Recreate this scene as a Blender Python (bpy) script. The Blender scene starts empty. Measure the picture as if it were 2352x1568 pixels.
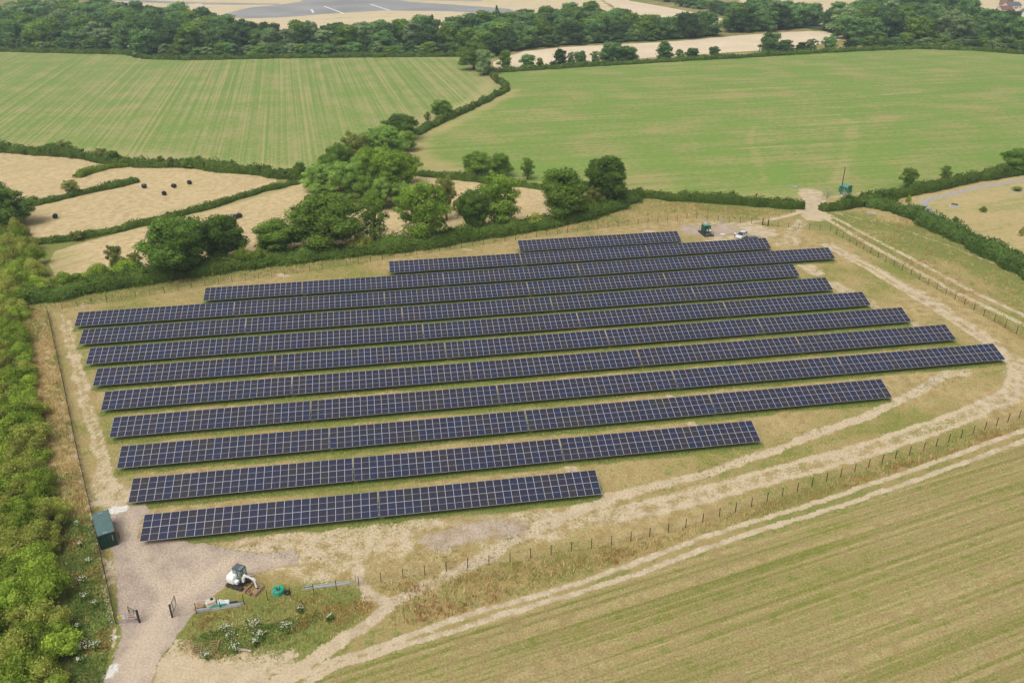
import bpy, bmesh, math, random
import numpy as np
from mathutils import Vector, Matrix

rnd = random.Random(7)
SC = bpy.context.scene
COL = SC.collection
rad = math.radians

# ------------------------------------------------------------------ camera
# Camera solved from the panel grid (27 modules of 1.154 m per table): world x runs
# along the panel rows, y away from the drone, ground at z = 0.
CAM_H = 73.19
PITCH, ROLL, YAW = 0.45883402, -0.00919239, 0.15183043
FD = 1937.9            # focal length in pixels of a 2352 x 1568 picture
FWD = np.array([math.sin(YAW)*math.cos(PITCH), math.cos(YAW)*math.cos(PITCH), -math.sin(PITCH)])
_R = np.array([math.cos(YAW), -math.sin(YAW), 0.0]); _U = np.cross(_R, FWD)
RIGHT = math.cos(ROLL)*_R + math.sin(ROLL)*_U
UP = -math.sin(ROLL)*_R + math.cos(ROLL)*_U
cam_d = bpy.data.cameras.new('camera'); cam = bpy.data.objects.new('camera', cam_d); COL.objects.link(cam)
cam_d.sensor_width = 36.0; cam_d.lens = FD/2352*36.0; cam_d.clip_start = 0.5; cam_d.clip_end = 9000
cam.matrix_world = Matrix(((RIGHT[0], UP[0], -FWD[0], 0), (RIGHT[1], UP[1], -FWD[1], 0), (RIGHT[2], UP[2], -FWD[2], CAM_H), (0, 0, 0, 1)))
SC.camera = cam

# ------------------------------------------------------------------ sky, sun, exposure (bright overcast)
SUN_EL, SUN_AZ = rad(62), rad(225)       # azimuth clockwise from +y: behind the drone, high
w = bpy.data.worlds.new('World'); SC.world = w; w.use_nodes = True
nt = w.node_tree; bg = nt.nodes['Background']
sky = nt.nodes.new('ShaderNodeTexSky'); sky.sky_type = 'NISHITA'; sky.sun_disc = False
sky.sun_elevation = SUN_EL; sky.sun_rotation = SUN_AZ; sky.air_density = 1.0; sky.dust_density = 6.0; sky.ozone_density = 1.0; sky.altitude = 60
hs = nt.nodes.new('ShaderNodeHueSaturation'); hs.inputs['Saturation'].default_value = 0.22
nt.links.new(sky.outputs[0], hs.inputs['Color']); nt.links.new(hs.outputs[0], bg.inputs['Color'])
bg.inputs['Strength'].default_value = 0.12
sd = bpy.data.lights.new('sun', 'SUN'); sd.energy = 1.5; sd.angle = rad(40); sd.color = (1.0, 0.95, 0.87)
sun = bpy.data.objects.new('sun', sd); COL.objects.link(sun)
sun.rotation_euler = Vector((-math.sin(SUN_AZ)*math.cos(SUN_EL), -math.cos(SUN_AZ)*math.cos(SUN_EL), -math.sin(SUN_EL))).to_track_quat('-Z', 'Y').to_euler()
sun.location = (60, 60, 200)
SC.view_settings.view_transform = 'Standard'; SC.view_settings.look = 'None'; SC.view_settings.gamma = 1.0
SC.view_settings.use_curve_mapping = False
SC.view_settings.exposure = 0.08
SC.render.resolution_x = 1024; SC.render.resolution_y = 682

# ------------------------------------------------------------------ helpers
def G(x, y, z=0.0):
    """pixel of the 2352 x 1568 view -> point on the horizontal plane z"""
    d = FWD*FD + RIGHT*(x-1176) - UP*(y-784)
    t = (CAM_H-z)/-d[2]
    return Vector((d[0]*t, d[1]*t, z))
def P(v):
    d = np.array(v) - np.array((0, 0, CAM_H)); k = d @ FWD
    return 1176+FD*(d @ RIGHT)/k, 784-FD*(d @ UP)/k, k
def height_at(x, yb, yt):
    b = G(x, yb); lo, hi = 0.0, 60.0
    for _ in range(30):
        m = (lo+hi)/2
        if P((b.x, b.y, m))[1] > yt: lo = m
        else: hi = m
    return lo
def mpp(x, y):      # metres per pixel across the view at a ground pixel
    return P(G(x, y))[2]/FD
def tag(o, label=None, cat=None, group=None, kind=None):
    if label: o['label'] = label
    if cat: o['category'] = cat
    if group: o['group'] = group
    if kind: o['kind'] = kind
    return o
def empty(name, loc=(0, 0, 0), rz=0.0, **k):
    o = bpy.data.objects.new(name, None); o.empty_display_size = 0.3; o.location = loc; o.rotation_euler = (0, 0, rz)
    COL.objects.link(o); tag(o, **k); return o
def put(name, me, parent=None, loc=(0, 0, 0), rot=(0, 0, 0), scale=None, **k):
    o = bpy.data.objects.new(name, me); o.location = loc; o.rotation_euler = rot
    if scale is not None: o.scale = scale
    if parent is not None: o.parent = parent
    COL.objects.link(o); tag(o, **k); return o

class MB:
    """collects simple solids and links them as one mesh"""
    def __init__(s): s.v = []; s.f = []; s.m = []
    def add(s, vs, fs, mat=0, M=None):
        b = len(s.v)
        for p in vs:
            p = Vector(p)
            s.v.append(tuple(M @ p) if M is not None else tuple(p))
        for f in fs: s.f.append(tuple(i+b for i in f)); s.m.append(mat)
    def box(s, c, d, mat=0, M=None, taper=1.0):
        x, y, z = d[0]/2, d[1]/2, d[2]/2; t = taper
        vs = [(-x, -y, -z), (x, -y, -z), (x, y, -z), (-x, y, -z), (-x*t, -y*t, z), (x*t, -y*t, z), (x*t, y*t, z), (-x*t, y*t, z)]
        vs = [(a+c[0], b+c[1], e+c[2]) for a, b, e in vs]
        s.add(vs, [(3, 2, 1, 0), (4, 5, 6, 7), (0, 1, 5, 4), (1, 2, 6, 5), (2, 3, 7, 6), (3, 0, 4, 7)], mat, M)
    def beam(s, a, b, wd, ht, mat=0, up=(0, 0, 1)):
        a, b = Vector(a), Vector(b); d = (b-a); L = d.length; d.normalize()
        u = Vector(up)
        if abs(d.dot(u)) > 0.98: u = Vector((1, 0, 0))
        sd_ = d.cross(u).normalized(); u = sd_.cross(d)
        vs = [p + sd_*i*wd/2 + u*j*ht/2 for p in (a, b) for i, j in ((-1, -1), (1, -1), (1, 1), (-1, 1))]
        s.add(vs, [(0, 1, 2, 3), (7, 6, 5, 4), (0, 4, 5, 1), (1, 5, 6, 2), (2, 6, 7, 3), (3, 7, 4, 0)], mat)
    def tube(s, path, r, n=8, mat=0, cap=True, closed=False):
        path = [Vector(p) for p in path]; N = len(path)
        rs = r if isinstance(r, (list, tuple)) else [r]*N
        b = len(s.v); prev = None
        for i, p in enumerate(path):
            if closed: t = path[(i+1) % N]-path[i-1]
            else: t = path[min(i+1, N-1)]-path[max(i-1, 0)]
            t.normalize()
            u = prev - t*prev.dot(t) if prev is not None else Vector((0, 0, 1)) if abs(t.z) < .9 else Vector((1, 0, 0))
            if prev is None: u = u - t*u.dot(t)
            u.normalize(); prev = u; q = t.cross(u)
            for k in range(n):
                a = 2*math.pi*k/n; s.v.append(tuple(p + (u*math.cos(a)+q*math.sin(a))*rs[i]))
        for i in range(N if closed else N-1):
            j = (i+1) % N
            for k in range(n):
                k2 = (k+1) % n
                s.f.append((b+i*n+k, b+i*n+k2, b+j*n+k2, b+j*n+k)); s.m.append(mat)
        if cap and not closed:
            s.f.append(tuple(b+k for k in range(n))[::-1]); s.m.append(mat)
            s.f.append(tuple(b+(N-1)*n+k for k in range(n))); s.m.append(mat)
    def prism(s, poly, y0, y1, mat=0, M=None):
        """poly in x,z extruded along y"""
        n = len(poly)
        vs = [(x, y0, z) for x, z in poly]+[(x, y1, z) for x, z in poly]
        fs = [tuple(range(n)), tuple(range(2*n-1, n-1, -1))]+[(i, i+n, (i+1) % n+n, (i+1) % n) for i in range(n)]
        s.add(vs, fs, mat, M)
    def lathe(s, prof, n=16, mat=0, M=None):
        b = []; fs = []
        for r, z in prof:
            for k in range(n):
                a = 2*math.pi*k/n; b.append((r*math.cos(a), r*math.sin(a), z))
        for i in range(len(prof)-1):
            for k in range(n):
                k2 = (k+1) % n; fs.append((i*n+k, i*n+k2, (i+1)*n+k2, (i+1)*n+k))
        s.add(b, fs, mat, M)
    def mesh(s, name, mats, smooth=False, bevel=0):
        me = bpy.data.meshes.new(name); me.from_pydata(s.v, [], s.f)
        for m in (mats if isinstance(mats, (list, tuple)) else [mats]): me.materials.append(m)
        me.polygons.foreach_set('material_index', s.m)
        bm = bmesh.new(); bm.from_mesh(me)
        if bevel:
            bmesh.ops.bevel(bm, geom=[e for e in bm.edges if len(e.link_faces) == 2 and e.calc_face_angle(0) > .6], offset=bevel, segments=2, affect='EDGES', clamp_overlap=True)
        bmesh.ops.recalc_face_normals(bm, faces=bm.faces); bm.to_mesh(me); bm.free()
        if smooth: me.polygons.foreach_set('use_smooth', [True]*len(me.polygons))
        me.update(); return me
    def build(s, name, mats, parent=None, loc=(0, 0, 0), rot=(0, 0, 0), smooth=False, bevel=0, **k):
        return put(name, s.mesh(name, mats, smooth, bevel), parent, loc, rot, **k)

def raw_mesh(name, v, quads, mats, tint=None):
    """numpy verts (n,3), quads (m,4) -> mesh, optional per-face tint colour"""
    me = bpy.data.meshes.new(name); n, m = len(v), len(quads); k = quads.shape[1]
    me.vertices.add(n); me.vertices.foreach_set('co', np.asarray(v, np.float32).ravel())
    me.loops.add(m*k); me.loops.foreach_set('vertex_index', np.asarray(quads, np.int32).ravel())
    me.polygons.add(m); me.polygons.foreach_set('loop_start', np.arange(0, m*k, k, dtype=np.int32))
    for mt in (mats if isinstance(mats, (list, tuple)) else [mats]): me.materials.append(mt)
    if tint is not None:
        a = me.color_attributes.new('tint', 'FLOAT_COLOR', 'CORNER')
        t = np.ones((m, 4), np.float32); t[:, :tint.shape[1]] = tint
        a.data.foreach_set('color', np.repeat(t, k, axis=0).ravel())
    me.update(calc_edges=True); return me

# ------------------------------------------------------------------ plain materials
def mat(name, col, rough=.6, metal=0., spec=.5, var=0., scale=3., bump=0., bscale=20., col2=None, emit=None):
    m = bpy.data.materials.new(name); m.use_nodes = True; n = m.node_tree; b = n.nodes['Principled BSDF']
    b.inputs['Base Color'].default_value = (*col, 1); b.inputs['Roughness'].default_value = rough; b.inputs['Metallic'].default_value = metal
    b.inputs['Specular IOR Level'].default_value = spec
    if var or col2:
        tc = n.nodes.new('ShaderNodeTexCoord'); nz = n.nodes.new('ShaderNodeTexNoise'); nz.inputs['Scale'].default_value = scale; nz.inputs['Detail'].default_value = 5
        n.links.new(tc.outputs['Object'], nz.inputs['Vector'])
        mx = n.nodes.new('ShaderNodeMix'); mx.data_type = 'RGBA'
        c2 = col2 if col2 else tuple(c*(1+var) for c in col); c1 = col if col2 else tuple(c*(1-var) for c in col)
        mx.inputs[6].default_value = (*c1, 1); mx.inputs[7].default_value = (*c2, 1)
        mr = n.nodes.new('ShaderNodeMapRange'); mr.inputs[1].default_value = .35; mr.inputs[2].default_value = .65
        n.links.new(nz.outputs[0], mr.inputs[0]); n.links.new(mr.outputs[0], mx.inputs[0]); n.links.new(mx.outputs[2], b.inputs['Base Color'])
    if bump:
        tc = n.nodes.new('ShaderNodeTexCoord'); nz = n.nodes.new('ShaderNodeTexNoise'); nz.inputs['Scale'].default_value = bscale; nz.inputs['Detail'].default_value = 3
        n.links.new(tc.outputs['Object'], nz.inputs['Vector'])
        bp = n.nodes.new('ShaderNodeBump'); bp.inputs['Strength'].default_value = bump; bp.inputs['Distance'].default_value = .02
        n.links.new(nz.outputs[0], bp.inputs['Height']); n.links.new(bp.outputs[0], b.inputs['Normal'])
    return m

# ------------------------------------------------------------------ ground: noise, masks, grid
def vnoise(x, y, seed=0):
    xi = np.floor(x).astype(np.int64); yi = np.floor(y).astype(np.int64); fx = x-xi; fy = y-yi
    fx = fx*fx*(3-2*fx); fy = fy*fy*(3-2*fy)
    def h(a, b):
        k = (a*374761393 + b*668265263 + seed*1442695041) & 0x7fffffff
        k = ((k ^ (k >> 13))*1274126177) & 0x7fffffff
        return ((k ^ (k >> 16)) & 0xffff)/65535.0
    return (h(xi, yi)*(1-fx)+h(xi+1, yi)*fx)*(1-fy) + (h(xi, yi+1)*(1-fx)+h(xi+1, yi+1)*fx)*fy
def fbm(x, y, s, seed=0, o=4):
    t = 0; a = .5; tot = 0
    for i in range(o): t = t + a*vnoise(x/s, y/s, seed+i); tot += a; a *= .5; s *= .5
    return t/tot
def gp(pts): return np.array([G(*p)[:2] for p in pts])
def inpoly(x, y, poly):
    r = np.zeros(x.shape, bool); j = len(poly)-1
    for i in range(len(poly)):
        xi, yi = poly[i]; xj, yj = poly[j]
        if yi != yj: r ^= ((yi > y) != (yj > y)) & (x < (xj-xi)*(y-yi)/(yj-yi)+xi)
        j = i
    return r
def dline(x, y, pts, closed=False):
    d = np.full(x.shape, 1e9); n = len(pts)
    for i in range(n if closed else n-1):
        a = pts[i]; b = pts[(i+1) % n]; e = b-a; L = e @ e
        if L < 1e-9: continue
        t = np.clip(((x-a[0])*e[0]+(y-a[1])*e[1])/L, 0, 1)
        d = np.minimum(d, np.hypot(x-a[0]-t*e[0], y-a[1]-t*e[1]))
    return d
def near(x, y, pts, r):
    lo = pts.min(0)-r; hi = pts.max(0)+r
    return (x > lo[0]) & (x < hi[0]) & (y > lo[1]) & (y < hi[1])

ROW_Y = [94.521, 103.544, 112.676, 121.84, 130.96, 140.028, 148.952, 157.93, 166.91, 175.91, 185.176, 194.16]
ROW_X = [-35.356, -38.936, -42.725, -46.098, -49.796, -53.522, -57.162, -60.906, -64.343, -40.522, -0.26, 31.947]
ROW_N = [[27]*2, [27]*3, [27]*4] + [[27]*5]*6 + [[18]+[27]*4, [27]*3, [36]]
MOD, GAP, TILT = 1.154, 0.161, rad(18.77)
ROW_END = [x+sum(n)*MOD+(len(n)-1)*GAP for x, n in zip(ROW_X, ROW_N)]

FENCE_LEFT = [(110, 718), (147, 885), (183, 1060), (214, 1190), (238, 1300), (267, 1433)]
FENCE_BACK = [(110, 718), (138, 710), (352, 678), (496, 654), (632, 635), (789, 612), (961, 585), (1122, 560.5), (1276, 539), (1383, 525), (1550, 506), (1590, 501), (1681, 511), (1727, 514), (1751, 517)]
FENCE_BACK2 = [(1763, 519), (1784, 521), (1857, 528), (1907, 531)]
FENCE_RIGHT = [(1907, 531), (1920, 539), (1965, 564), (2028, 599), (2098, 635), (2175, 678), (2260, 727), (2331, 766), (2420, 812)]
FENCE_FRONT = [(2440, 925), (2337, 961), (2228, 999), (2119, 1036), (2059, 1052), (1700, 1172), (1552, 1219), (1426, 1248), (1291, 1269), (1154, 1293), (1059, 1306), (962, 1323), (864, 1338), (815, 1347), (714, 1365), (610, 1379), (505, 1397), (451, 1408), (396, 1417)]
SOLAR = FENCE_BACK + FENCE_BACK2 + FENCE_RIGHT[1:] + FENCE_FRONT + FENCE_LEFT[::-1]
F_LEFT = [(-400, 105), (0, 119), (150, 124), (300, 127), (330, 137), (420, 138), (700, 132), (1055, 130), (1090, 165), (1130, 180), (1160, 200), (1105, 232), (1050, 258), (985, 284), (950, 303), (870, 310), (800, 340), (740, 385), (700, 402), (600, 390), (520, 382), (430, 372), (330, 372), (255, 366), (180, 350), (100, 345), (0, 336), (-400, 325)]
F_RIGHT = [(955, 310), (990, 287), (1055, 262), (1112, 235), (1168, 203), (1150, 185), (1135, 168), (1300, 153), (1500, 141), (1700, 130), (1900, 118), (2100, 109), (2352, 121), (2800, 150), (2800, 330), (2352, 378), (2240, 402), (2130, 422), (2030, 442), (1960, 455), (1885, 458), (1850, 458), (1700, 455), (1560, 446), (1440, 436), (1300, 428), (1150, 412), (1060, 402), (960, 392), (940, 340)]
STUB_A = [(-300, 345), (0, 345), (100, 352), (200, 365), (260, 376), (330, 382), (430, 386), (600, 401), (650, 409), (600, 430), (480, 468), (370, 497), (250, 523), (160, 540), (75, 545), (60, 520), (60, 480), (-300, 420)]
STUB_B = [(130, 640), (112, 605), (125, 578), (180, 560), (250, 542), (370, 510), (480, 480), (600, 443), (690, 420), (760, 430), (1000, 399), (1060, 410), (1150, 420), (1250, 430), (1330, 440), (1350, 480), (1250, 500), (1000, 545), (850, 560), (560, 595), (300, 625)]
PARK = [(2080, 460), (2130, 440), (2240, 415), (2352, 393), (2800, 345), (2800, 830), (2352, 590), (2230, 530), (2150, 497), (2090, 475)]
F_FRONT = [(2800, 870), (2352, 1022), (1960, 1163), (1729, 1235), (1579, 1284), (1305, 1380), (1151, 1425), (1031, 1462), (877, 1510), (775, 1542), (600, 1610), (500, 1800), (3400, 1800), (3400, 900)]
PALE_A = [(1130, 142), (1200, 119), (1300, 109), (1450, 101), (1560, 95), (1700, 82), (1850, 72), (1900, 73), (1945, 88), (1900, 100), (1800, 113), (1500, 132), (1300, 147), (1140, 158)]
PALE_B = [(1350, -25), (1400, 10), (1440, 38), (1520, 56), (1600, 59), (1680, 49), (1640, 38), (1560, 22), (1450, 3), (1400, -25)]
AIRF = [(180, -60), (1560, -60), (1380, 0), (1440, 45), (1330, 40), (1150, 60), (700, 78), (640, 92), (600, 70), (480, 48), (270, 14)]
RUNWAY = [(502, 36), (560, 43), (640, 41), (775, 31), (880, 25), (1014, 26), (1100, 30), (1207, 36), (1170, 21), (1080, 14), (940, 4), (890, -3), (700, -3), (690, 5), (620, 14), (581, 17), (540, 26)]
TAXI = [(250, 1), (330, 6), (440, 11), (640, 12), (640, 9), (450, 6), (330, 1), (260, -3)]
TAXI2 = [(800, -2), (900, 0), (1110, 4), (1110, 1), (900, -5)]
PAST = [(1690, -40), (2010, -40), (1995, 40), (1900, 62), (1800, 35), (1700, 12)]
VILLAGE = [(2180, -40), (2600, -40), (2600, 100), (2352, 100), (2300, 70), (2240, 20)]
YARD = [(255, 1178), (290, 1160), (333, 1154), (338, 1175), (322, 1195), (318, 1240), (400, 1240), (445, 1243), (480, 1252), (540, 1265), (610, 1266), (680, 1262), (692, 1272), (690, 1295), (640, 1305), (560, 1310), (520, 1340), (490, 1370), (450, 1403), (430, 1432), (400, 1472), (375, 1502), (360, 1540), (345, 1600), (230, 1600), (262, 1500), (276, 1440), (272, 1400), (268, 1340), (258, 1290)]
PATH = [(2440, 398), (2352, 414), (2240, 432), (2180, 448), (2140, 456), (2124, 463), (2125, 473), (2140, 488), (2170, 505), (2210, 527), (2260, 552)]

WL = [(-60, 50), (60, 38), (200, 40), (330, 52), (450, 68), (520, 84), (570, 104), (560, 122), (430, 130), (335, 129), (300, 119), (150, 114), (-60, 110)]
WM = [(570, 104), (640, 106), (760, 96), (900, 90), (1010, 78), (1130, 70), (1250, 58), (1330, 50), (1420, 55), (1470, 74), (1560, 82), (1640, 80), (1560, 90), (1450, 95), (1300, 103), (1200, 112), (1130, 130), (1060, 122), (800, 122), (570, 122)]
WR = [(1668, 64), (1740, 34), (1800, 40), (1880, 58), (1990, 46), (2080, 14), (2200, 4), (2235, 50), (2280, 80), (2420, 88), (2420, 108), (2200, 99), (2100, 99), (1960, 104), (1930, 78), (1850, 66), (1700, 76)]
# dirt strokes: pixel polyline, half width in metres, strength
DIRT = [
 ([(2190, 850), (2150, 872), (2080, 910), (2000, 950), (1900, 988), (1800, 1025), (1700, 1060), (1600, 1092), (1500, 1122), (1400, 1140)], 1.0, .9),
 ([(1400, 1140), (1300, 1185), (1200, 1230), (1130, 1268), (1060, 1303)], 1.2, 1.0),
 ([(1060, 1303), (1000, 1335), (940, 1365), (890, 1388), (850, 1430), (750, 1492), (640, 1562), (560, 1610)], 1.0, 1.0),
 ([(820, 1308), (828, 1345), (850, 1370), (890, 1388)], .8, .9),
 ([(1250, 1205), (1100, 1215), (900, 1235), (700, 1265), (560, 1280)], 4.0, .62),
 ([(1000, 1180), (850, 1212), (700, 1235), (560, 1250)], 2.4, .6),
 ([(900, 1250), (800, 1280), (720, 1310)], 3.5, .5),
 ([(1905, 487), (2050, 518), (2200, 572), (2300, 612), (2440, 672)], .6, .5),
 ([(1862, 440), (1864, 470), (1868, 500)], 3.0, 1.0),
 ([(1885, 462), (1880, 485), (1890, 500)], 2.2, .9), ([(1845, 485), (1880, 490)], 2.0, .9),
 ([(1852, 485), (1800, 497), (1752, 507), (1700, 515), (1650, 520)], 1.0, .8),
 ([(1845, 505), (1825, 525), (1812, 552)], 2.2, .52),
 ([(1600, 525), (1650, 520), (1720, 525), (1750, 535)], 4.5, .8), ([(1690, 530), (1660, 545)], 5.0, .75),
 ([(1830, 548), (1800, 560)], 2.5, .55), ([(1835, 600), (1870, 625)], 2.5, .65), ([(1915, 650), (1945, 668)], 2.0, .6), ([(1995, 690), (2010, 710)], 1.8, .6),
 ([(2075, 745), (2110, 745)], 1.3, .6), ([(2100, 795), (2120, 800)], 1.2, .6), ([(2180, 845), (2200, 850)], 2.5, .7),
 ([(1580, 960), (1590, 975)], .8, .7), ([(1310, 1070), (1325, 1085)], .9, .75), ([(1535, 900), (1545, 915)], .7, .7),
 ([(140, 722), (158, 800), (185, 920), (218, 1030), (245, 1110), (275, 1150)], .55, .62), ([(158, 735), (180, 830), (210, 940), (240, 1040), (268, 1120)], .5, .66),
 ([(97, 735), (112, 830), (140, 930), (165, 1020), (190, 1110), (205, 1160)], .45, .62),
 ([(240, 1150), (262, 1125), (285, 1150)], 2.6, .68), ([(225, 1100), (240, 1130)], 1.5, .5),
 ([(207, 1185), (222, 1250), (235, 1310), (250, 1400), (255, 1470), (262, 1500)], .35, .85),
 ([(160, 818), (172, 822)], 1.0, .8), ([(190, 700), (200, 702)], .9, .6), ([(640, 632), (656, 634)], .9, .8), ([(885, 650), (895, 652)], .8, .5), ([(1068, 572), (1080, 573)], .8, .7), ([(1480, 530), (1500, 530)], 1.0, .8), ([(1292, 1050), (1300, 1052)], .5, .4),
 ([(400, 1500), (470, 1530), (560, 1530), (640, 1520)], 2.2, .75), ([(380, 1545), (460, 1562), (560, 1570)], 2.6, .95), ([(395, 1480), (385, 1520)], 1.0, .8),
 ([(262, 1290), (262, 1330)], 1.0, .8),
 ([(1890, 455), (1960, 446), (2050, 436), (2130, 420), (2250, 398), (2352, 375)], 1.0, .6),
 ([(1000, 320), (1080, 326)], .9, .45), ([(965, 322), (985, 322)], 2.0, .35), ([(2025, 218), (2110, 212)], 2.2, .45), ([(1100, 265), (1080, 275)], 3, .3),
 ([(295, 128), (330, 138)], 2.0, .6), ([(1760, 435), (1830, 428)], 2.5, .3),
]
RUTS = [
 ([(1900, 562), (2000, 612), (2100, 670), (2200, 732), (2290, 795), (2335, 850), (2325, 905), (2200, 962), (2000, 1030), (1800, 1085), (1600, 1140), (1400, 1185), (1250, 1200)], 2.3, .56),
 ([(2340, 830), (2352, 880), (2300, 930)], 2.0, .6),
 ([(1890, 498), (1990, 558), (2100, 618), (2200, 674), (2352, 745), (2500, 815)], .8, .9),
 ([(1905, 494), (2010, 550), (2120, 608), (2225, 664), (2370, 733), (2500, 790)], .8, .8),
 ([(2600, 890), (2352, 988), (2100, 1078), (1889, 1149), (1704, 1207), (1579, 1245), (1458, 1292), (1322, 1340), (1202, 1375), (1065, 1412), (912, 1470), (775, 1515), (650, 1570)], .48, .9),
 ([(2600, 915), (2352, 1012), (2100, 1103), (1960, 1152), (1729, 1223), (1579, 1272), (1458, 1320), (1305, 1367), (1151, 1412), (1031, 1449), (877, 1497), (775, 1530), (700, 1570)], .48, .9),
 ([(1925, 572), (2020, 622), (2118, 680), (2215, 742), (2300, 805), (2322, 850), (2310, 895), (2190, 950), (1990, 1018), (1790, 1072), (1600, 1127), (1420, 1168)], .5, .85),
 ([(1890, 562), (1990, 616), (2085, 674), (2185, 736), (2278, 800), (2342, 860), (2336, 912), (2210, 972), (2010, 1042), (1810, 1098), (1610, 1153), (1420, 1195)], .5, .85),
]
GRAV = [([(1590, 528), (1640, 533), (1665, 525)], 4.0, .8), ([(1000, 1240), (1090, 1220), (1180, 1212)], 2.6, .62), ([(1060, 1195), (1150, 1195)], 2.0, .45)]
WHITE = [([(258, 1172), (280, 1167)], 1.1, .75), ([(252, 1552), (260, 1530)], .8, .68), ([(252, 1467), (262, 1458)], .4, .65)]
WORN = [([(300, 1600), (315, 1500), (350, 1430), (370, 1400), (420, 1360), (480, 1320), (520, 1290)], 1.6, .9), ([(340, 1600), (352, 1500), (375, 1430), (392, 1390), (370, 1340), (330, 1290), (310, 1240), (300, 1190)], 1.4, .7), ([(400, 1340), (520, 1300), (640, 1285)], 2.0, .6), ([(330, 1280), (420, 1270), (560, 1282)], 1.5, .5)]
RUST = [([(178, 1090), (195, 1150), (200, 1180)], 1.6, .6), ([(1060, 1330), (1200, 1310), (1350, 1285), (1500, 1255)], 3.0, .45), ([(1700, 1185), (2100, 1065), (2352, 985)], 2.0, .5), ([(2100, 600), (2250, 680)], 6, .4), ([(1550, 470), (1700, 485)], 5, .5), ([(760, 1410), (860, 1390)], 3, .55), ([(560, 1400), (760, 1400)], 2.0, .35), ([(2150, 650), (2352, 780)], 1.5, .5)]
LUSH = [([(500, 1470), (620, 1450), (740, 1410)], 4.0, 1.0), ([(180, 1180), (215, 1280), (235, 1400), (220, 1560)], 3.0, 1.0), ([(150, 1250), (170, 1400), (170, 1560)], 4, 1.), ([(255, 1270), (262, 1330), (272, 1420)], .9, .8), ([(480, 1400), (600, 1385), (800, 1355)], 2.2, .5), ([(430, 1450), (480, 1420)], 1.5, .6), ([(2100, 540), (2250, 600), (2352, 640)], 5, .7), ([(1960, 510), (2100, 530)], 3, .6), ([(90, 580), (120, 620), (100, 680)], 6, .6), ([(180, 550), (400, 500), (650, 430)], 2.5, .6), ([(60, 700), (300, 660), (700, 600), (1100, 540)], 3.0, .5), ([(1450, 460), (1840, 478)], 2, .6), ([(900, 560), (1100, 540)], 2.5, .6)]
DRYB = [([(1760, 420), (1722, 320), (1730, 285)], 1.3, .3), ([(1915, 420), (1950, 330), (1952, 285), (1925, 262)], 1.2, .35), ([(1925, 422), (1962, 330), (1964, 280)], 1.2, .35), ([(955, 318), (1000, 300), (1060, 272), (1120, 240), (1172, 208)], 4.0, .9), ([(955, 318), (948, 350), (980, 375), (1060, 398)], 5.0, .9), ([(60, 730), (90, 860), (120, 1000), (150, 1160)], 2.2, .8), ([(1130, 188), (1100, 226), (980, 276), (900, 300)], 4, .7), ([(0, 332), (200, 350), (430, 366), (700, 396)], 6, .5), ([(1900, 470), (2000, 480), (2060, 500)], 4, .8), ([(2080, 465), (2352, 398)], 2.0, .7), ([(1700, 126), (1500, 136), (1900, 116)], 5, .6), ([(1450, 450), (1850, 455)], 6, .45)]

def masks(x, y):
    n = len(x); m = np.zeros((n, 8), np.float32)
    jx = x + (fbm(x, y, 5, 3)-.5)*1.2 + (fbm(x, y, 1.5, 31, 3)-.5)*.9; jy = y + (fbm(x, y, 5, 13)-.5)*1.2 + (fbm(x, y, 1.5, 41, 3)-.5)*.9
    def stroke(ch, lst, soft, jit=1.0):
        for pts, hw, st in lst:
            p = gp(pts); s = near(x, y, p, hw*3+2)
            if not s.any(): continue
            d = dline(x[s]+(jx-x)[s]*jit, y[s]+(jy-y)[s]*jit, p)
            m[s, ch] = np.maximum(m[s, ch], st*np.clip(1-(d-hw*(1-soft))/(hw*2*soft), 0, 1))
    stroke(0, DIRT, .45); stroke(0, RUTS, .5, .35); stroke(3, WORN, .8); stroke(1, GRAV, .4); stroke(4, WHITE, .35); stroke(5, RUST, .8); stroke(6, LUSH, .7); stroke(7, DRYB, .7)
    yd = gp(YARD); s = near(x, y, yd, 3)
    if s.any():
        d = dline(jx[s], jy[s], yd, True); i = inpoly(jx[s], jy[s], yd)
        m[s, 1] = np.maximum(m[s, 1], np.clip(.5+np.where(i, d, -d)/.8, 0, 1))
    # grass kept greener along the drip edge of each table row
    for ry, x0, x1 in zip(ROW_Y, ROW_X, ROW_END):
        s = (np.abs(y-ry-.8) < 4.2) & (x > x0-2) & (x < x1+2)
        if not s.any(): continue
        t = np.clip((x[s]-x0+.8)/1.2, 0, 1)*np.clip((x1+.8-x[s])/1.2, 0, 1)
        yy = y[s]-ry + (fbm(x[s], y[s], 3, 77, 3)-.5)*1.3
        g = np.clip((yy+.75)/.45, 0, 1)*np.clip((3.9-yy)/.5, 0, 1)*t
        m[s, 2] = np.maximum(m[s, 2], g); m[s, 0] *= (1-.8*g)
    # fringe round the powder, yard wins over dirt
    m[:, 0] *= 1-.9*m[:, 1]
    return m

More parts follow.
